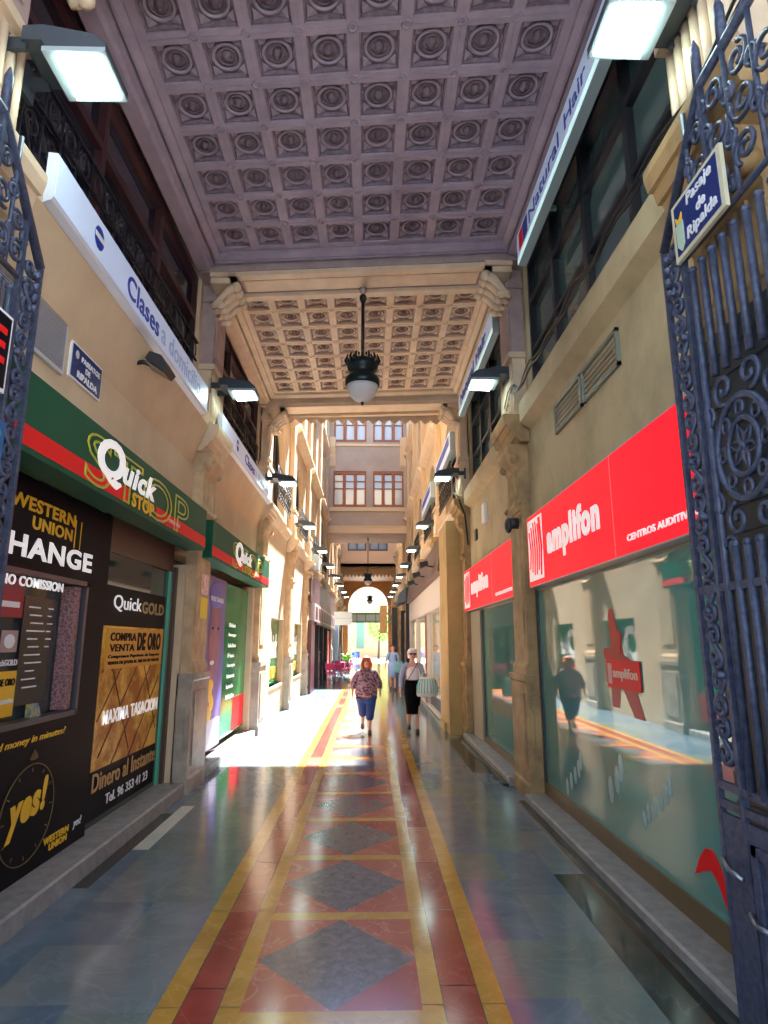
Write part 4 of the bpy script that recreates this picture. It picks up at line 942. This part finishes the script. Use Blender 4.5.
m.build('frame', mat('white shop frame', (.62, .6, .58), .4), t)
m = MB(); m.box(1.585, 1.6, 17.75, 18.15, .1, 2.5); m.build('red_post', mat('brown red post', (.3, .07, .03), .5), t)
m = MB(); m.box(1.68, 1.69, 13.98, 25.5, .5, 2.6); m.build('glazing', mat('clear shop glass', (.28, .3, .2), .04, spec=1.9, col2=(.5, .5, .42), scale=.8), t)
m = MB(); m.box(1.68, 1.7, 13.98, 25.5, .1, .45); m.build('lower_panel', mat('dark lower panel', (.03, .05, .07), .3), t)
for i, y in enumerate((15.2, 17.6, 20.0)):
    t = thing('fascia_spotlight', 'small black spotlight on the brown fascia, %s of three' % ordn[i], 'lamp', 'spotlights on the brown fascia')
    m = MB(); m.tube([(1.6, y, 3.55), (1.3, y, 3.62)], .02, 6); m.build('arm', black, t); m = MB(); m.prism([(1.22, 3.52), (1.42, 3.6), (1.4, 3.7), (1.2, 3.66)], 'y', y - .16, y + .16); m.build('housing', black, t)
m = MB(); lowbay(m, 1, 25.6, 54.6, [(28.5, 31), (33, 35.5), (37.5, 40), (45, 48)], .3, 2.6); m.build('wall_right_lower', facade, label='lower right wall beyond the boutique', kind='structure')
for i, (y0, y1) in enumerate(((28.5, 31), (33, 35.5), (37.5, 40), (45, 48))):
    f = MB(); f.box(1.93, 2.1, y0, y0 + .1, .3, 2.6); f.box(1.93, 2.1, y1 - .1, y1, .3, 2.6); g = MB(); g.box(2.06, 2.08, y0, y1, .3, 2.6); window('right shop window, %s beyond the boutique' % ordn[i], [('frame', f, darkf), ('pane', g, glassg)])
t = thing('black_shopfront', 'black framed narrow shopfront with curved awning on the right', 'shopfront')
m = MB(); m.box(1.5, 1.97, 26.2, 26.5, 0, 4.0); m.build('post', darkf, t); m = MB(); m.box(1.45, 1.6, 29.5, 29.75, 0, 3.2); m.build('post', darkf, t); m = MB(); m.box(1.6, 1.97, 29.5, 29.6, 3.1, 3.2); m.build('bracket', darkf, t)
m = MB(); m.box(1.4, 1.75, 40.0, 40.8, 0, 3.9); m.build('black_column', darkf, label='black clad column at the far right of the passage', cat='column')
m = MB(); m.prism([(1.97, 4.15), (1.5, 4.05), (1.2, 3.7), (1.15, 3.35), (1.25, 3.35), (1.97, 3.6)], 'y', 26.3, 28.5); m.build('awning', mat('blue grey awning', (.1, .13, .17), .5), t)
# remaining left wall items
m = MB(); m.box(-1.95, -2.3, 38.6, 39.4, 0, 3.4); m.build('blue_column', mat('blue grey cladding', (.16, .22, .3), .5), label='blue grey clad column past the left cafe', cat='column')

# ================================================================== BRIDGE BUILDING
BY = 32.0; m = MB(); xl, xr = -2.32, 1.98
cols = [(-2.0, -.24), (.12, 1.76)]
rowsz = [(8.75, 10.72), (12.35, 14.25)]
def slab(m, y0, y1, zb, zt, cols, rows, mi=0):
    zs = zb
    for (a, b) in rows:
        m.box(xl, xr, y0, y1, zs, a, mi); xs = xl
        for (c, d) in cols: m.box(xs, c, y0, y1, a, b, mi); xs = d
        m.box(xs, xr, y0, y1, a, b, mi); zs = b
    m.box(xl, xr, y0, y1, zs, zt, mi)
slab(m, BY, BY + .35, 7.55, TOP, cols, rowsz); m.box(xl, xr, BY + 3.2, BY + 3.5, 7.55, TOP); m.box(xl, xr, BY, BY + 3.5, 7.36, 7.56, 0); m.box(xl, xr, BY, BY + 3.5, TOP, TOP + .2)
m.build('wall_bridge', pinkst, label='stucco bridge building across the passage', kind='structure')
m = MB(); m.box(xl, xr, BY - .08, BY, 7.34, 7.66); m.box(xl, xr, BY - .12, BY, 7.66, 7.72)
m.box(xl, xr, BY - .1, BY, 8.5, 8.62); m.box(xl + .1, xr - .1, BY - .06, BY, 8.62, 8.72); m.box(xl, xr, BY - .1, BY, 12.1, 12.22)
for s in (-1, 1):
    x = sx(s, 1.95); m.prism([(BY, 10.9), (BY - .1, 11.0), (BY - .16, 11.6), (BY - .35, 12.0), (BY - .4, 12.5), (BY, 12.5)], 'x', x - .22, x + .22)
m.build('trim_bridge', mat('bridge moulding', (.66, .5, .32), .7), label='mouldings and brackets of the bridge building', kind='structure')
for ri, (a, b) in enumerate(rowsz):
    for ci, (c, d) in enumerate(cols):
        f = MB(); g = MB(); g.box(c, d, BY + .16, BY + .18, a, b); n = 3; w = (d - c) / n
        for i in range(n + 1): x = c + i * w; f.box(max(c, x - .085), min(d, x + .085), BY + .02, BY + .16, a, b)
        for z, t_ in ((a + .06, .06), (b - .07, .07)): f.box(c, d, BY + .04, BY + .16, z - t_ * 1.4, z + t_ * 1.4)
        for z in (a + .72 * (b - a), a + .52 * (b - a)): f.box(c, d, BY + .08, BY + .16, z - .02, z + .02)
        window('brown wooden window of the bridge, %s row %s side' % (('lower', 'upper')[ri], ('left', 'right')[ci]), [('frame', f, wood), ('pane', g, glasss)])
# second building across
SY = 46.0; m = MB(); slab(m, SY, SY + .4, 7.3, TOP, [(-1.7, -.3), (-.1, 1.3)], [(8.45, 9.7)]); m.box(xl, xr, SY, 54.9, 7.3, 7.5); m.box(xl, xr, 54.5, 54.9, 7.3, TOP)
m.build('wall_far_building', mat('far stucco', (.6, .44, .32), .85), label='farther building across the passage above the end arch', kind='structure')
for i, (c, d) in enumerate(((-1.7, -.3), (-.1, 1.3))):
    f = MB(); g = MB(); g.box(c, d, SY + .12, SY + .14, 8.45, 9.7)
    for x in (c + .05, (c + d) / 2, d - .05): f.box(x - .05, x + .05, SY - .02, SY + .12, 8.45, 9.7)
    f.box(c, d, SY - .02, SY + .12, 8.45, 8.55); f.box(c, d, SY - .02, SY + .12, 9.6, 9.7)
    window('dark blue window of the far building, %s one' % ('left', 'right')[i], [('frame', f, darkf), ('pane', g, mat('blue grey pane', (.1, .17, .3), .1))])
m = MB(); n = 14
pts = [(xl + .1, 7.3)]
for i in range(n): w = 3.9 / n; pts += [(xl + .2 + i * w, 6.75), (xl + .2 + (i + .5) * w, 6.5)]
pts += [(xr - .1, 6.75), (xr - .1, 7.3)]
m.prism(pts[::-1], 'y', SY + .6, SY + .66); m.box(xl, xr, SY + .5, SY + 1.0, 7.0, 7.3); m.box(xl, xr, SY + 1.0, 54.6, 6.9, 7.3)
m.build('trim_far_valance', mat('brown carved valance', (.28, .15, .06), .6), label='toothed brown valance of the far covered bay', kind='structure')
# end arch
m = MB(); R = 1.72; zs = 4.75; n = 16; YA = 54.0
pts = [(XC + R * math.cos(PI * i / n), zs + R * math.sin(PI * i / n)) for i in range(n + 1)]
for (a, za), (b, zb) in zip(pts, pts[1:]): m.prism([(a, za), (b, zb), (b, 7.0), (a, 7.0)], 'y', YA, YA + .5)
m.box(xl, XC - R, YA, YA + .5, 0, 7.0); m.box(XC + R, xr, YA, YA + .5, 0, 7.0)
m.build('wall_end_arch', mat('orange brown stone', (.45, .24, .09), .7, col2=(.35, .17, .06), scale=2), label='orange brown stone arch at the end of the passage', kind='structure')
# banner frame across under the arch
t = thing('banner_frame', 'pale green framed banner across the passage before the end arch', 'banner')
m = MB(); m.box(-2.3, 1.96, 50.0, 50.05, 3.9, 4.05); m.box(-2.3, 1.96, 50.0, 50.05, 3.25, 3.4)
for x in (-1.1, -.4, .4, 1.0): m.box(x, x + .08, 50, 50.05, 3.25, 4.05)
m.build('frame', mat('sea green frame', (.25, .5, .45), .5), t); m = MB(); m.box(-1.6, 1.2, 50.06, 50.08, 3.4, 3.9); m.build('cloth', mat('white banner cloth', (.75, .85, .85), .7), t)

# ================================================================== STREET BEYOND
m = MB(); m.box(-14, 14, 84, 90, 0, 16); m.build('pale_building', mat('pale street building', (.8, .74, .62), .85), label='pale building across the street beyond the arch', cat='building')
t = thing('street_building', 'orange building with green shutter beyond the arch', 'building')
m = MB(); m.box(-3.2, 2.2, 74, 78, 0, 6); m.build('wall', mat('orange street wall', (.8, .5, .25), .8), t); m = MB(); m.box(-1.6, -.7, 73.95, 74.0, 1.0, 5.0); m.build('shutter', mat('green shutter', (.15, .3, .22), .6), t)
t = thing('street_tree', 'leafy green tree in the street beyond the arch', 'tree')
m = MB(); m.tube([(.9, 66, 0), (.95, 66, 2.0), (1.05, 66, 3.4)], [.16, .11, .06], 8)
for a in range(5): m.tube([(1.0, 66, 2.2 + a * .2), (1.0 + .8 * math.cos(a * 1.3), 66 + .8 * math.sin(a * 1.3), 3.2 + a * .2)], [.05, .02], 6)
m.build('trunk', mat('bark', (.12, .08, .05), .9), t)
m = MB(); R_ = random.Random(3)
for i in range(900):
    th = R_.uniform(0, 2 * PI); ph = math.acos(R_.uniform(-1, 1)); rr = R_.uniform(.5, 1) ** .5
    c = Vector((1.0 + 1.35 * rr * math.sin(ph) * math.cos(th), 66 + 1.35 * rr * math.sin(ph) * math.sin(th), 3.4 + 1.7 * rr * math.cos(ph)))
    u = Vector((R_.uniform(-1, 1), R_.uniform(-1, 1), R_.uniform(-1, 1))).normalized() * .13; w = u.cross(Vector((R_.uniform(-1, 1), R_.uniform(-1, 1), R_.uniform(-1, 1)))).normalized() * .08
    m.add([c - u, c - w, c + u, c + w], [(0, 1, 2, 3)])
m.build('foliage', mat('leaf green', (.22, .42, .06), .6), t)
t = thing('scooter', 'blue and white scooter parked beyond the arch', 'scooter', loc=(-1.45, 60.5, 0)); t.rotation_euler = (0, 0, .5)
for y in (-.6, .6):
    m = MB(); m.tube([(0, y + .2 * math.cos(i * PI / 9), .24 + .2 * math.sin(i * PI / 9)) for i in range(18)], .06, 8, closed=True); m.build('wheel', black, t)
m = MB(); m.prism([(-.75, .35), (-.1, .3), (.3, .28), (.42, .75), (.34, .78), (.15, .42), (-.1, .45), (-.15, .7), (-.7, .78)], 'x', -.16, .16); m.build('body', mat('scooter blue', (.02, .08, .45), .3), t)
m = MB(); m.box(-.14, .14, -.72, -.12, .76, .86); m.build('seat', black, t); m = MB(); m.tube([(0, .58, .3), (0, .42, 1.0)], .035, 8); m.tube([(-.3, .38, 1.02), (.3, .38, 1.02)], .02, 6); m.build('handlebar', black, t)
m = MB(); m.prism([(.36, .6), (.5, .6), (.46, 1.2), (.38, 1.2)], 'x', -.15, .15); m.build('windshield', white, t)

# ================================================================== CAFE TERRACE
pink = mat('pink cloth', (.8, .05, .22), .6); steel = mat('folding chair steel', (.35, .33, .4), .35, metal=.7)
def cafe_chair(label):
    t = thing('folding_chair', label, 'chair', 'terrace chairs by the cafe')
    m = MB(); m.box(-.2, .2, -.2, .2, .43, .46); m.build('seat', pink, t); m = MB(); m.box(-.2, .2, .19, .22, .6, .85); m.build('backrest', pink, t)
    for sx_ in (-.19, .19):
        m = MB(); m.tube([(sx_, -.24, 0), (sx_, .22, .88)], .014, 6); m.build('leg', steel, t); m = MB(); m.tube([(sx_ * .9, .24, 0), (sx_ * .9, -.18, .45)], .014, 6); m.build('leg', steel, t)
    m = MB(); m.tube([(-.19, -.13, .2), (.19, -.13, .2)], .01, 6); m.build('stretcher', steel, t)
    return t
c0 = None
for x, y, r, lab in ((-1.62, 26.6, .3, 'folding chair with pink seat nearest on the left terrace'), (-1.75, 28.2, 1.8, 'pink folding chair against the cafe glass'), (-1.2, 28.6, -1.4, 'pink folding chair on the passage side of the first terrace table'), (-1.6, 30.9, 3.0, 'pink folding chair behind the first terrace table'), (-1.15, 32.4, -1.2, 'pink folding chair beside the farther terrace table')):
    o = cafe_chair(lab) if c0 is None else copytree(c0); c0 = c0 or o; o['label'] = lab; o.location = (x, y, 0); o.rotation_euler = (0, 0, r)
def cafe_table(x, y, lab):
    t = thing('terrace_table', lab, 'table', 'terrace tables', loc=(x, y, 0))
    m = MB(); m.box(-.32, .32, -.32, .32, .72, .75); m.box(-.33, .33, -.33, -.32, .5, .75); m.box(-.33, -.32, -.33, .33, .5, .75); m.box(.32, .33, -.33, .33, .5, .75); m.box(-.33, .33, .32, .33, .5, .75); m.build('tablecloth', pink, t)
    m = MB(); m.tube([(0, 0, .02), (0, 0, .72)], .03, 8); m.build('column', steel, t); m = MB(); m.lathe([(.22, 0), (.2, .02), (.03, .04)], n=16); m.build('base', steel, t)
cafe_table(-1.62, 29.6, 'first terrace table under a pink cloth'); cafe_table(-1.6, 32.2, 'second terrace table under a pink cloth, farther in')
t = thing('potted_plant', 'leafy green plant in a dark pot beside the terrace', 'plant', loc=(-1.3, 36.2, 0))
m = MB(); m.lathe([(.16, 0), (.2, .3), (.23, .6), (.25, .62), (.2, .6)], n=14); m.build('pot', darkf, t)
m = MB()
for i in range(40):
    a = R_.uniform(0, 2 * PI); L = R_.uniform(.25, .5); h = R_.uniform(.2, .55); c, s_ = math.cos(a), math.sin(a)
    m.add([(0, 0, .6), (c * L * .5 - s_ * .07, s_ * L * .5 + c * .07, .6 + h * .8), (c * L, s_ * L, .6 + h), (c * L * .5 + s_ * .07, s_ * L * .5 - c * .07, .6 + h * .8)], [(0, 1, 2, 3)])
m.build('leaves', mat('bright leaf', (.2, .5, .05), .5), t)
m = MB(); m.tube([(-1.25, 36.9, 0), (-1.25, 36.9, 2.7)], .03, 8); m.lathe([(.2, 0), (.18, .04), (.03, .06)], (-1.25, 36.9, 0), 12); m.build('white_pole', white, label='slim white pole behind the potted plant', cat='pole')

# ================================================================== PEOPLE
def skin(name, verts, edges, m, parent, sub=2, smooth=True, **kw):
    """verts: (x,y,z,rx,ry)"""
    me = bpy.data.meshes.new(name); me.from_pydata([v[:3] for v in verts], edges, []); me.materials.append(m)
    o = bpy.data.objects.new(name, me); COL.objects.link(o)
    md = o.modifiers.new('skin', 'SKIN'); md.use_smooth_shade = True; md.branch_smoothing = .6
    if not me.skin_vertices: return o
    for i, v in enumerate(verts):
        d = me.skin_vertices[0].data[i]; d.radius = (v[3], v[4] if len(v) > 4 else v[3]); d.use_root = i == 0
    sd = o.modifiers.new('sub', 'SUBSURF'); sd.levels = sub; sd.render_levels = sub
    dg = bpy.context.evaluated_depsgraph_get(); me2 = bpy.data.meshes.new_from_object(o.evaluated_get(dg))
    bpy.data.objects.remove(o)
    o = bpy.data.objects.new(name, me2); COL.objects.link(o)
    me2.polygons.foreach_set('use_smooth', [True] * len(me2.polygons))
    o.parent = parent
    return o
def ringloft(m, rings, n=20, mi=0):
    """rings: (cx, cy, z, rx, ry)"""
    vs = []; fs = []
    for cx, cy, z, rx, ry in rings:
        for k in range(n): a = 2 * PI * k / n; vs.append((cx + rx * math.cos(a), cy + ry * math.sin(a), z))
    for i in range(len(rings) - 1):
        for k in range(n): k2 = (k + 1) % n; fs.append((i * n + k, (i + 1) * n + k, (i + 1) * n + k2, i * n + k2))
    fs += [tuple(range(n)), tuple(range((len(rings) - 1) * n, len(rings) * n))[::-1]]
    m.add(vs, fs, mi, True)
skinm = mat('skin', (.7, .4, .3), .55)
def person(label, loc, H, rotz, L, R, armL, armR, width=1.0):
    """figure facing -Y; L/R = (knee dy, ankle dy, ankle z) ; arm = (elbow, wrist) offsets"""
    t = thing('person', label, 'person', loc=loc); t.rotation_euler = (0, 0, rotz); t.scale = (H / 1.62,) * 3
    V = []; E = []
    def v(x, y, z, r, r2=None, p=None):
        V.append((x, y, z, r, r2 or r)); i = len(V) - 1
        if p is not None: E.append((p, i))
        return i
    w = width
    pel = v(0, 0, .88, .14 * w, .115 * w); wa = v(0, 0, 1.02, .125 * w, .1 * w, pel); ch = v(0, .01, 1.2, .14 * w, .105 * w, wa); st_ = v(0, .015, 1.32, .09, .07, ch); nk = v(0, .005, 1.40, .048, .05, st_)
    jw = v(0, -.015, 1.46, .058, .066, nk); hd = v(0, -.005, 1.525, .07, .085, jw); cr = v(0, .01, 1.59, .052, .062, hd)
    hands = []
    for sg, arm in ((-1, armL), (1, armR)):
        sh = v(sg * .165 * (.6 + .4 * w), .01, 1.31, .05, .05, st_)
        (ex, ey, ez), (wx, wy, wz) = arm
        el = v(sg * ex, ey, ez, .038, .038, sh); wr = v(sg * wx, wy, wz, .024, .024, el)
        d = (Vector((sg * wx, wy, wz)) - Vector((sg * ex, ey, ez))).normalized()
        pm = Vector((sg * wx, wy, wz)) + d * .06; pa = v(*pm, .026, .022, wr); hands.append((pm, d, sg))
    for sg, (ky, ay, az) in ((-1, L), (1, R)):
        hp = v(sg * .085 * w, 0, .80, .088 * w, .088 * w, pel); kn = v(sg * .08, ky, .46 + az * .5, .052, .055, hp); cf = v(sg * .078, (ky + ay) / 2 + .01, .30 + az * .8, .047, .052, kn); an = v(sg * .075, ay, .09 + az, .03, .034, cf)
        he = v(sg * .075, ay - .02, .045 + az, .032, .03, an); to = v(sg * .08, ay - .13, .028 + az * .7, .034, .024, he)
    body = skin('body', V, E, skinm, t)
    # fingers, joined into the body mesh
    m = MB()
    for pm, d, sg in hands:
        side = Vector((0, -1, 0)); side = (side - d * side.dot(d)).normalized()
        for i, (o_, l) in enumerate(((-.021, .055), (-.007, .066), (.007, .062), (.021, .048))):
            b = pm + side * o_ + d * .01; m.tube([b, b + d * l * .55, b + d * l * .9 + Vector((-sg * .014, 0, 0))], [.009, .008, .0055], 6)
        b = pm + side * .02 - d * .02; m.tube([b, b + side * .03 + d * .02, b + side * .035 + d * .045], [.011, .009, .006], 6)
    m.ball((0, -.098, 1.515), (.012, .02, .022), 8)
    for sg in (-1, 1): m.ball((sg * .078, .0, 1.515), (.01, .018, .028), 8)
    f = m.build('f', skinm); me = body.data
    import bmesh
    bm = bmesh.new(); bm.from_mesh(me); bm.from_mesh(f.data); bm.to_mesh(me); bm.free(); bpy.data.objects.remove(f)
    me.polygons.foreach_set('use_smooth', [True] * len(me.polygons))
    for sg in (-1, 1): m = MB(); m.ball((sg * .03, -.083, 1.533), (.011, .008, .007), 8); m.build('eye', mat('dark eye', (.02, .015, .012), .3), t)
    m = MB(); m.ball((0, -.082, 1.475), (.022, .008, .006), 8); m.build('mouth', mat('lips', (.4, .08, .07), .5), t)
    return t
def shoes(t, L, R, m_):
    for sg, (ky, ay, az) in ((-1, L), (1, R)):
        m = MB(); ringloft(m, [(sg * .077, ay - .05, .001 + az * .8, .042, .115), (sg * .077, ay - .05, .03 + az * .85, .044, .118), (sg * .077, ay - .03, .06 + az * .9, .04, .09), (sg * .076, ay, .08 + az * .95, .034, .045)], 16); m.build('shoe', m_, t)
def sleeve(V, E, root, sg, w, arm, r, upto):
    (ex, ey, ez), (wx, wy, wz) = arm
    V.append((sg * .165 * (.6 + .4 * w), .01, 1.31, r * 1.25, r * 1.25)); i = len(V) - 1; E.append((root, i))
    V.append((sg * ex, ey, ez, r, r)); E.append((i, i + 1))
    if upto > 0: V.append((sg * (ex + (wx - ex) * upto), ey + (wy - ey) * upto, ez + (wz - ez) * upto, r * .85, r * .85)); E.append((i + 1, i + 2))
# lady with red hair
arm1 = ((.30, .02, 1.06), (.31, -.06, .84)); LL, RR = (-.02, .14, .10), (-.10, -.12, 0)
t = person('person with red hair in patterned blouse and blue cropped trousers walking', (-.07, 12.8, 0), 1.44, 0.03, LL, RR, arm1, arm1, 1.22)
V = [(0, 0, .72, .27, .22), (0, 0, .86, .28, .22), (0, 0, 1.03, .26, .21), (0, .0, 1.2, .24, .19), (0, .012, 1.32, .12, .1), (0, .012, 1.37, .07, .07)]; E = [(i, i + 1) for i in range(5)]
for sg in (-1, 1): sleeve(V, E, 4, sg, 1.05, arm1, .072, .6)
skin('blouse', V, E, mat('patterned mauve blouse', (.38, .24, .3), .8, col2=(.05, .035, .07), scale=22, mix=(.44, .54)), t)
V = [(0, 0, .84, .185, .15)]; E = []
for sg, (ky, ay, az) in ((-1, LL), (1, RR)): V += [(sg * .1, 0, .72, .15, .15), (sg * .085, ky, .48 + az * .5, .105, .105), (sg * .075, (ky + ay) / 2 + .01, .26 + az * .8, .09, .09)]; i = len(V); E += [(0, i - 3), (i - 3, i - 2), (i - 2, i - 1)]
skin('trousers', V, E, mat('blue denim', (.02, .07, .28), .8, col2=(.015, .05, .2), scale=10), t)
m = MB(); ringloft(m, [(0, .03, 1.36, .095, .065), (0, .035, 1.42, .11, .085), (0, .03, 1.5, .112, .095), (0, .022, 1.57, .105, .1), (0, .01, 1.62, .075, .08), (0, .005, 1.645, .03, .03)], 18)
for sg in (-1, 1): ringloft(m, [(sg * .085, -.02, 1.38, .028, .05), (sg * .088, -.03, 1.46, .03, .055), (sg * .078, -.035, 1.56, .03, .05)], 10)
m.ball((0, -.055, 1.6), (.075, .05, .03), 12); m.build('hair', mat('red hair', (.55, .13, .04), .6, col2=(.35, .07, .02), scale=40), t)
shoes(t, LL, RR, mat('dark grey shoe', (.04, .045, .05), .5))
# lady with white hair
armA = ((.235, .03, 1.07), (.25, -.02, .82)); armB = ((.24, .05, 1.08), (.17, -.2, 1.05)); LL, RR = (-.05, .16, .06), (-.06, -.08, 0)
t = person('person with white hair and sunglasses in pale cardigan, black skirt and striped bag', (.86, 12.85, 0), 1.59, .02, LL, RR, armA, armB, 1.0)
V = [(0, 0, .97, .135, .12), (0, 0, 1.1, .135, .112), (0, .0, 1.2, .145, .115), (0, .012, 1.32, .09, .075)]
skin('top', V, [(0, 1), (1, 2), (2, 3)], mat('white top', (.8, .8, .82), .8), t)
V = [(0, .03, .96, .15, .12), (0, .035, 1.1, .15, .115), (0, .04, 1.22, .16, .115), (0, .035, 1.33, .11, .075)]; E = [(0, 1), (1, 2), (2, 3)]
for sg, a in ((-1, armA), (1, armB)): sleeve(V, E, 3, sg, 1.0, a, .052, .8)
skin('cardigan', V, E, mat('pale blue grey cardigan', (.32, .4, .58), .85), t)
m = MB(); ringloft(m, [(0, 0, 1.02, .145, .125), (0, 0, .9, .17, .15), (0, -.005, .75, .175, .155), (0, -.01, .55, .15, .14), (0, -.01, .36, .13, .135)], 24); m.build('skirt', mat('black skirt', (.003, .003, .004), .9, spec=1.2), t)
m = MB(); ringloft(m, [(0, .035, 1.45, .078, .055), (0, .035, 1.5, .088, .08), (0, .02, 1.57, .09, .092), (0, .008, 1.62, .07, .078), (0, .005, 1.642, .03, .03)], 18); m.ball((0, -.05, 1.605), (.07, .045, .028), 12); m.build('hair', mat('white hair', (.8, .8, .8), .6), t)
m = MB(); m.ball((-.033, -.092, 1.533), (.028, .012, .02), 10); m.ball((.033, -.092, 1.533), (.028, .012, .02), 10); m.tube([(-.08, -.02, 1.54), (-.06, -.085, 1.54), (.06, -.085, 1.54), (.08, -.02, 1.54)], .005, 5); m.build('sunglasses', black, t)
m = MB(); m.tube([(.1, -.07, 1.36), (.0, -.13, 1.2), (-.12, -.11, 1.02)], .007, 5); m.build('strap', black, t)
shoes(t, LL, RR, mat('black shoe', (.012, .012, .015), .4))
t = thing('striped_bag', 'white and teal striped bag carried on the arm of the white haired lady', 'bag', loc=(1.13, 12.62, .70))
m = MB(); ringloft(m, [(0, 0, 0, .19, .07), (0, 0, .04, .21, .09), (0, 0, .2, .2, .1), (0, 0, .34, .15, .07), (0, 0, .37, .13, .05)], 22); m.build('body', mat('white bag cloth', (.7, .8, .75), .7), t)
m = MB()
for i in range(11):
    a = -PI + i * PI / 10
    m.tube([(.205 * math.cos(a) * 1.0, .098 * math.sin(a), .06), (.205 * math.cos(a), .103 * math.sin(a), .2), (.155 * math.cos(a), .078 * math.sin(a), .335)], .008, 5)
m.build('stripes', mat('teal stripes', (.1, .45, .42), .7), t)
m = MB(); m.tube([(-.1, 0, .35), (-.08, 0, .44), (-.02, .02, .47), (.05, 0, .44), (.08, 0, .35)], .012, 6); m.build('handle', mat('white bag strap', (.7, .75, .72), .6), t)
# distant lady in blue dress
armA = ((.24, .02, 1.07), (.28, -.03, .84)); armB = ((.23, .05, 1.08), (.17, -.16, 1.0)); LL, RR = (-.03, .05, .03), (-.04, -.05, 0)
t = person('person in a light blue dress with a blue bag walking farther down the passage', (.86, 23.9, 0), 1.62, .05, LL, RR, armA, armB, 1.05)
V = [(0, .0, 1.0, .155, .125), (0, 0, 1.1, .15, .12), (0, .0, 1.2, .16, .12), (0, .012, 1.32, .1, .08)]; E = [(0, 1), (1, 2), (2, 3)]
for sg, a in ((-1, armA), (1, armB)): sleeve(V, E, 3, sg, 1.0, a, .055, 0)
bl = mat('light blue dress', (.3, .48, .85), .8)
skin('bodice', V, E, bl, t)
m = MB(); ringloft(m, [(0, 0, 1.05, .15, .125), (0, 0, .9, .18, .155), (0, 0, .7, .19, .165), (0, 0, .45, .185, .17)], 24); m.build('skirt', bl, t)
m = MB(); ringloft(m, [(0, .04, 1.46, .07, .05), (0, .035, 1.52, .08, .075), (0, .02, 1.58, .08, .085), (0, .008, 1.62, .06, .07), (0, .005, 1.635, .03, .03)], 16); m.build('hair', mat('short brown hair', (.1, .05, .03), .6), t)
shoes(t, LL, RR, mat('brown sandal', (.2, .1, .05), .5))
t = thing('shoulder_bag', 'blue green bag carried by the person in the light blue dress', 'bag', loc=(1.1, 23.72, .62))
m = MB(); ringloft(m, [(0, 0, 0, .15, .06), (0, 0, .05, .18, .08), (0, 0, .3, .16, .07), (0, 0, .42, .1, .04)], 18); m.build('body', mat('blue green bag cloth', (.15, .4, .5), .7), t)
m = MB(); m.tube([(-.08, 0, .4), (-.05, 0, .52), (.04, 0, .52), (.08, 0, .4)], .012, 6); m.build('handle', mat('bag handle', (.12, .3, .4), .6), t)

# heads a little larger, then nest lettering and trim one level deeper
for t in [o for o in bpy.data.objects if o.name.startswith('person')]:
    for c in t.children:
        if c.name.split('.')[0] in ('body', 'hair', 'eye', 'mouth', 'sunglasses'):
            for v in c.data.vertices:
                if v.co.z > 1.42: v.co.x *= 1.14; v.co.y *= 1.14; v.co.z = 1.42 + (v.co.z - 1.42) * 1.08
MAIN = ('panel', 'casing', 'plate', 'housing', 'hood', 'body', 'frame')
SUB = ('lettering', 'stripe', 'emblem', 'seam', 'glass', 'globe', 'finial', 'pane', 'rim', 'printed', 'smile', 'crest', 'logo', 'yellow_bars', 'clock')
for t in [o for o in bpy.data.objects if o.parent is None and o.type == 'EMPTY']:
    kids = list(t.children); main = next((c for n_ in MAIN for c in kids if c.name.split('.')[0] == n_), None)
    if main is None: continue
    for c in kids:
        if c is not main and any(q in c.name for q in SUB) and c.name.split('.')[0] != 'sunglasses': c.parent = main
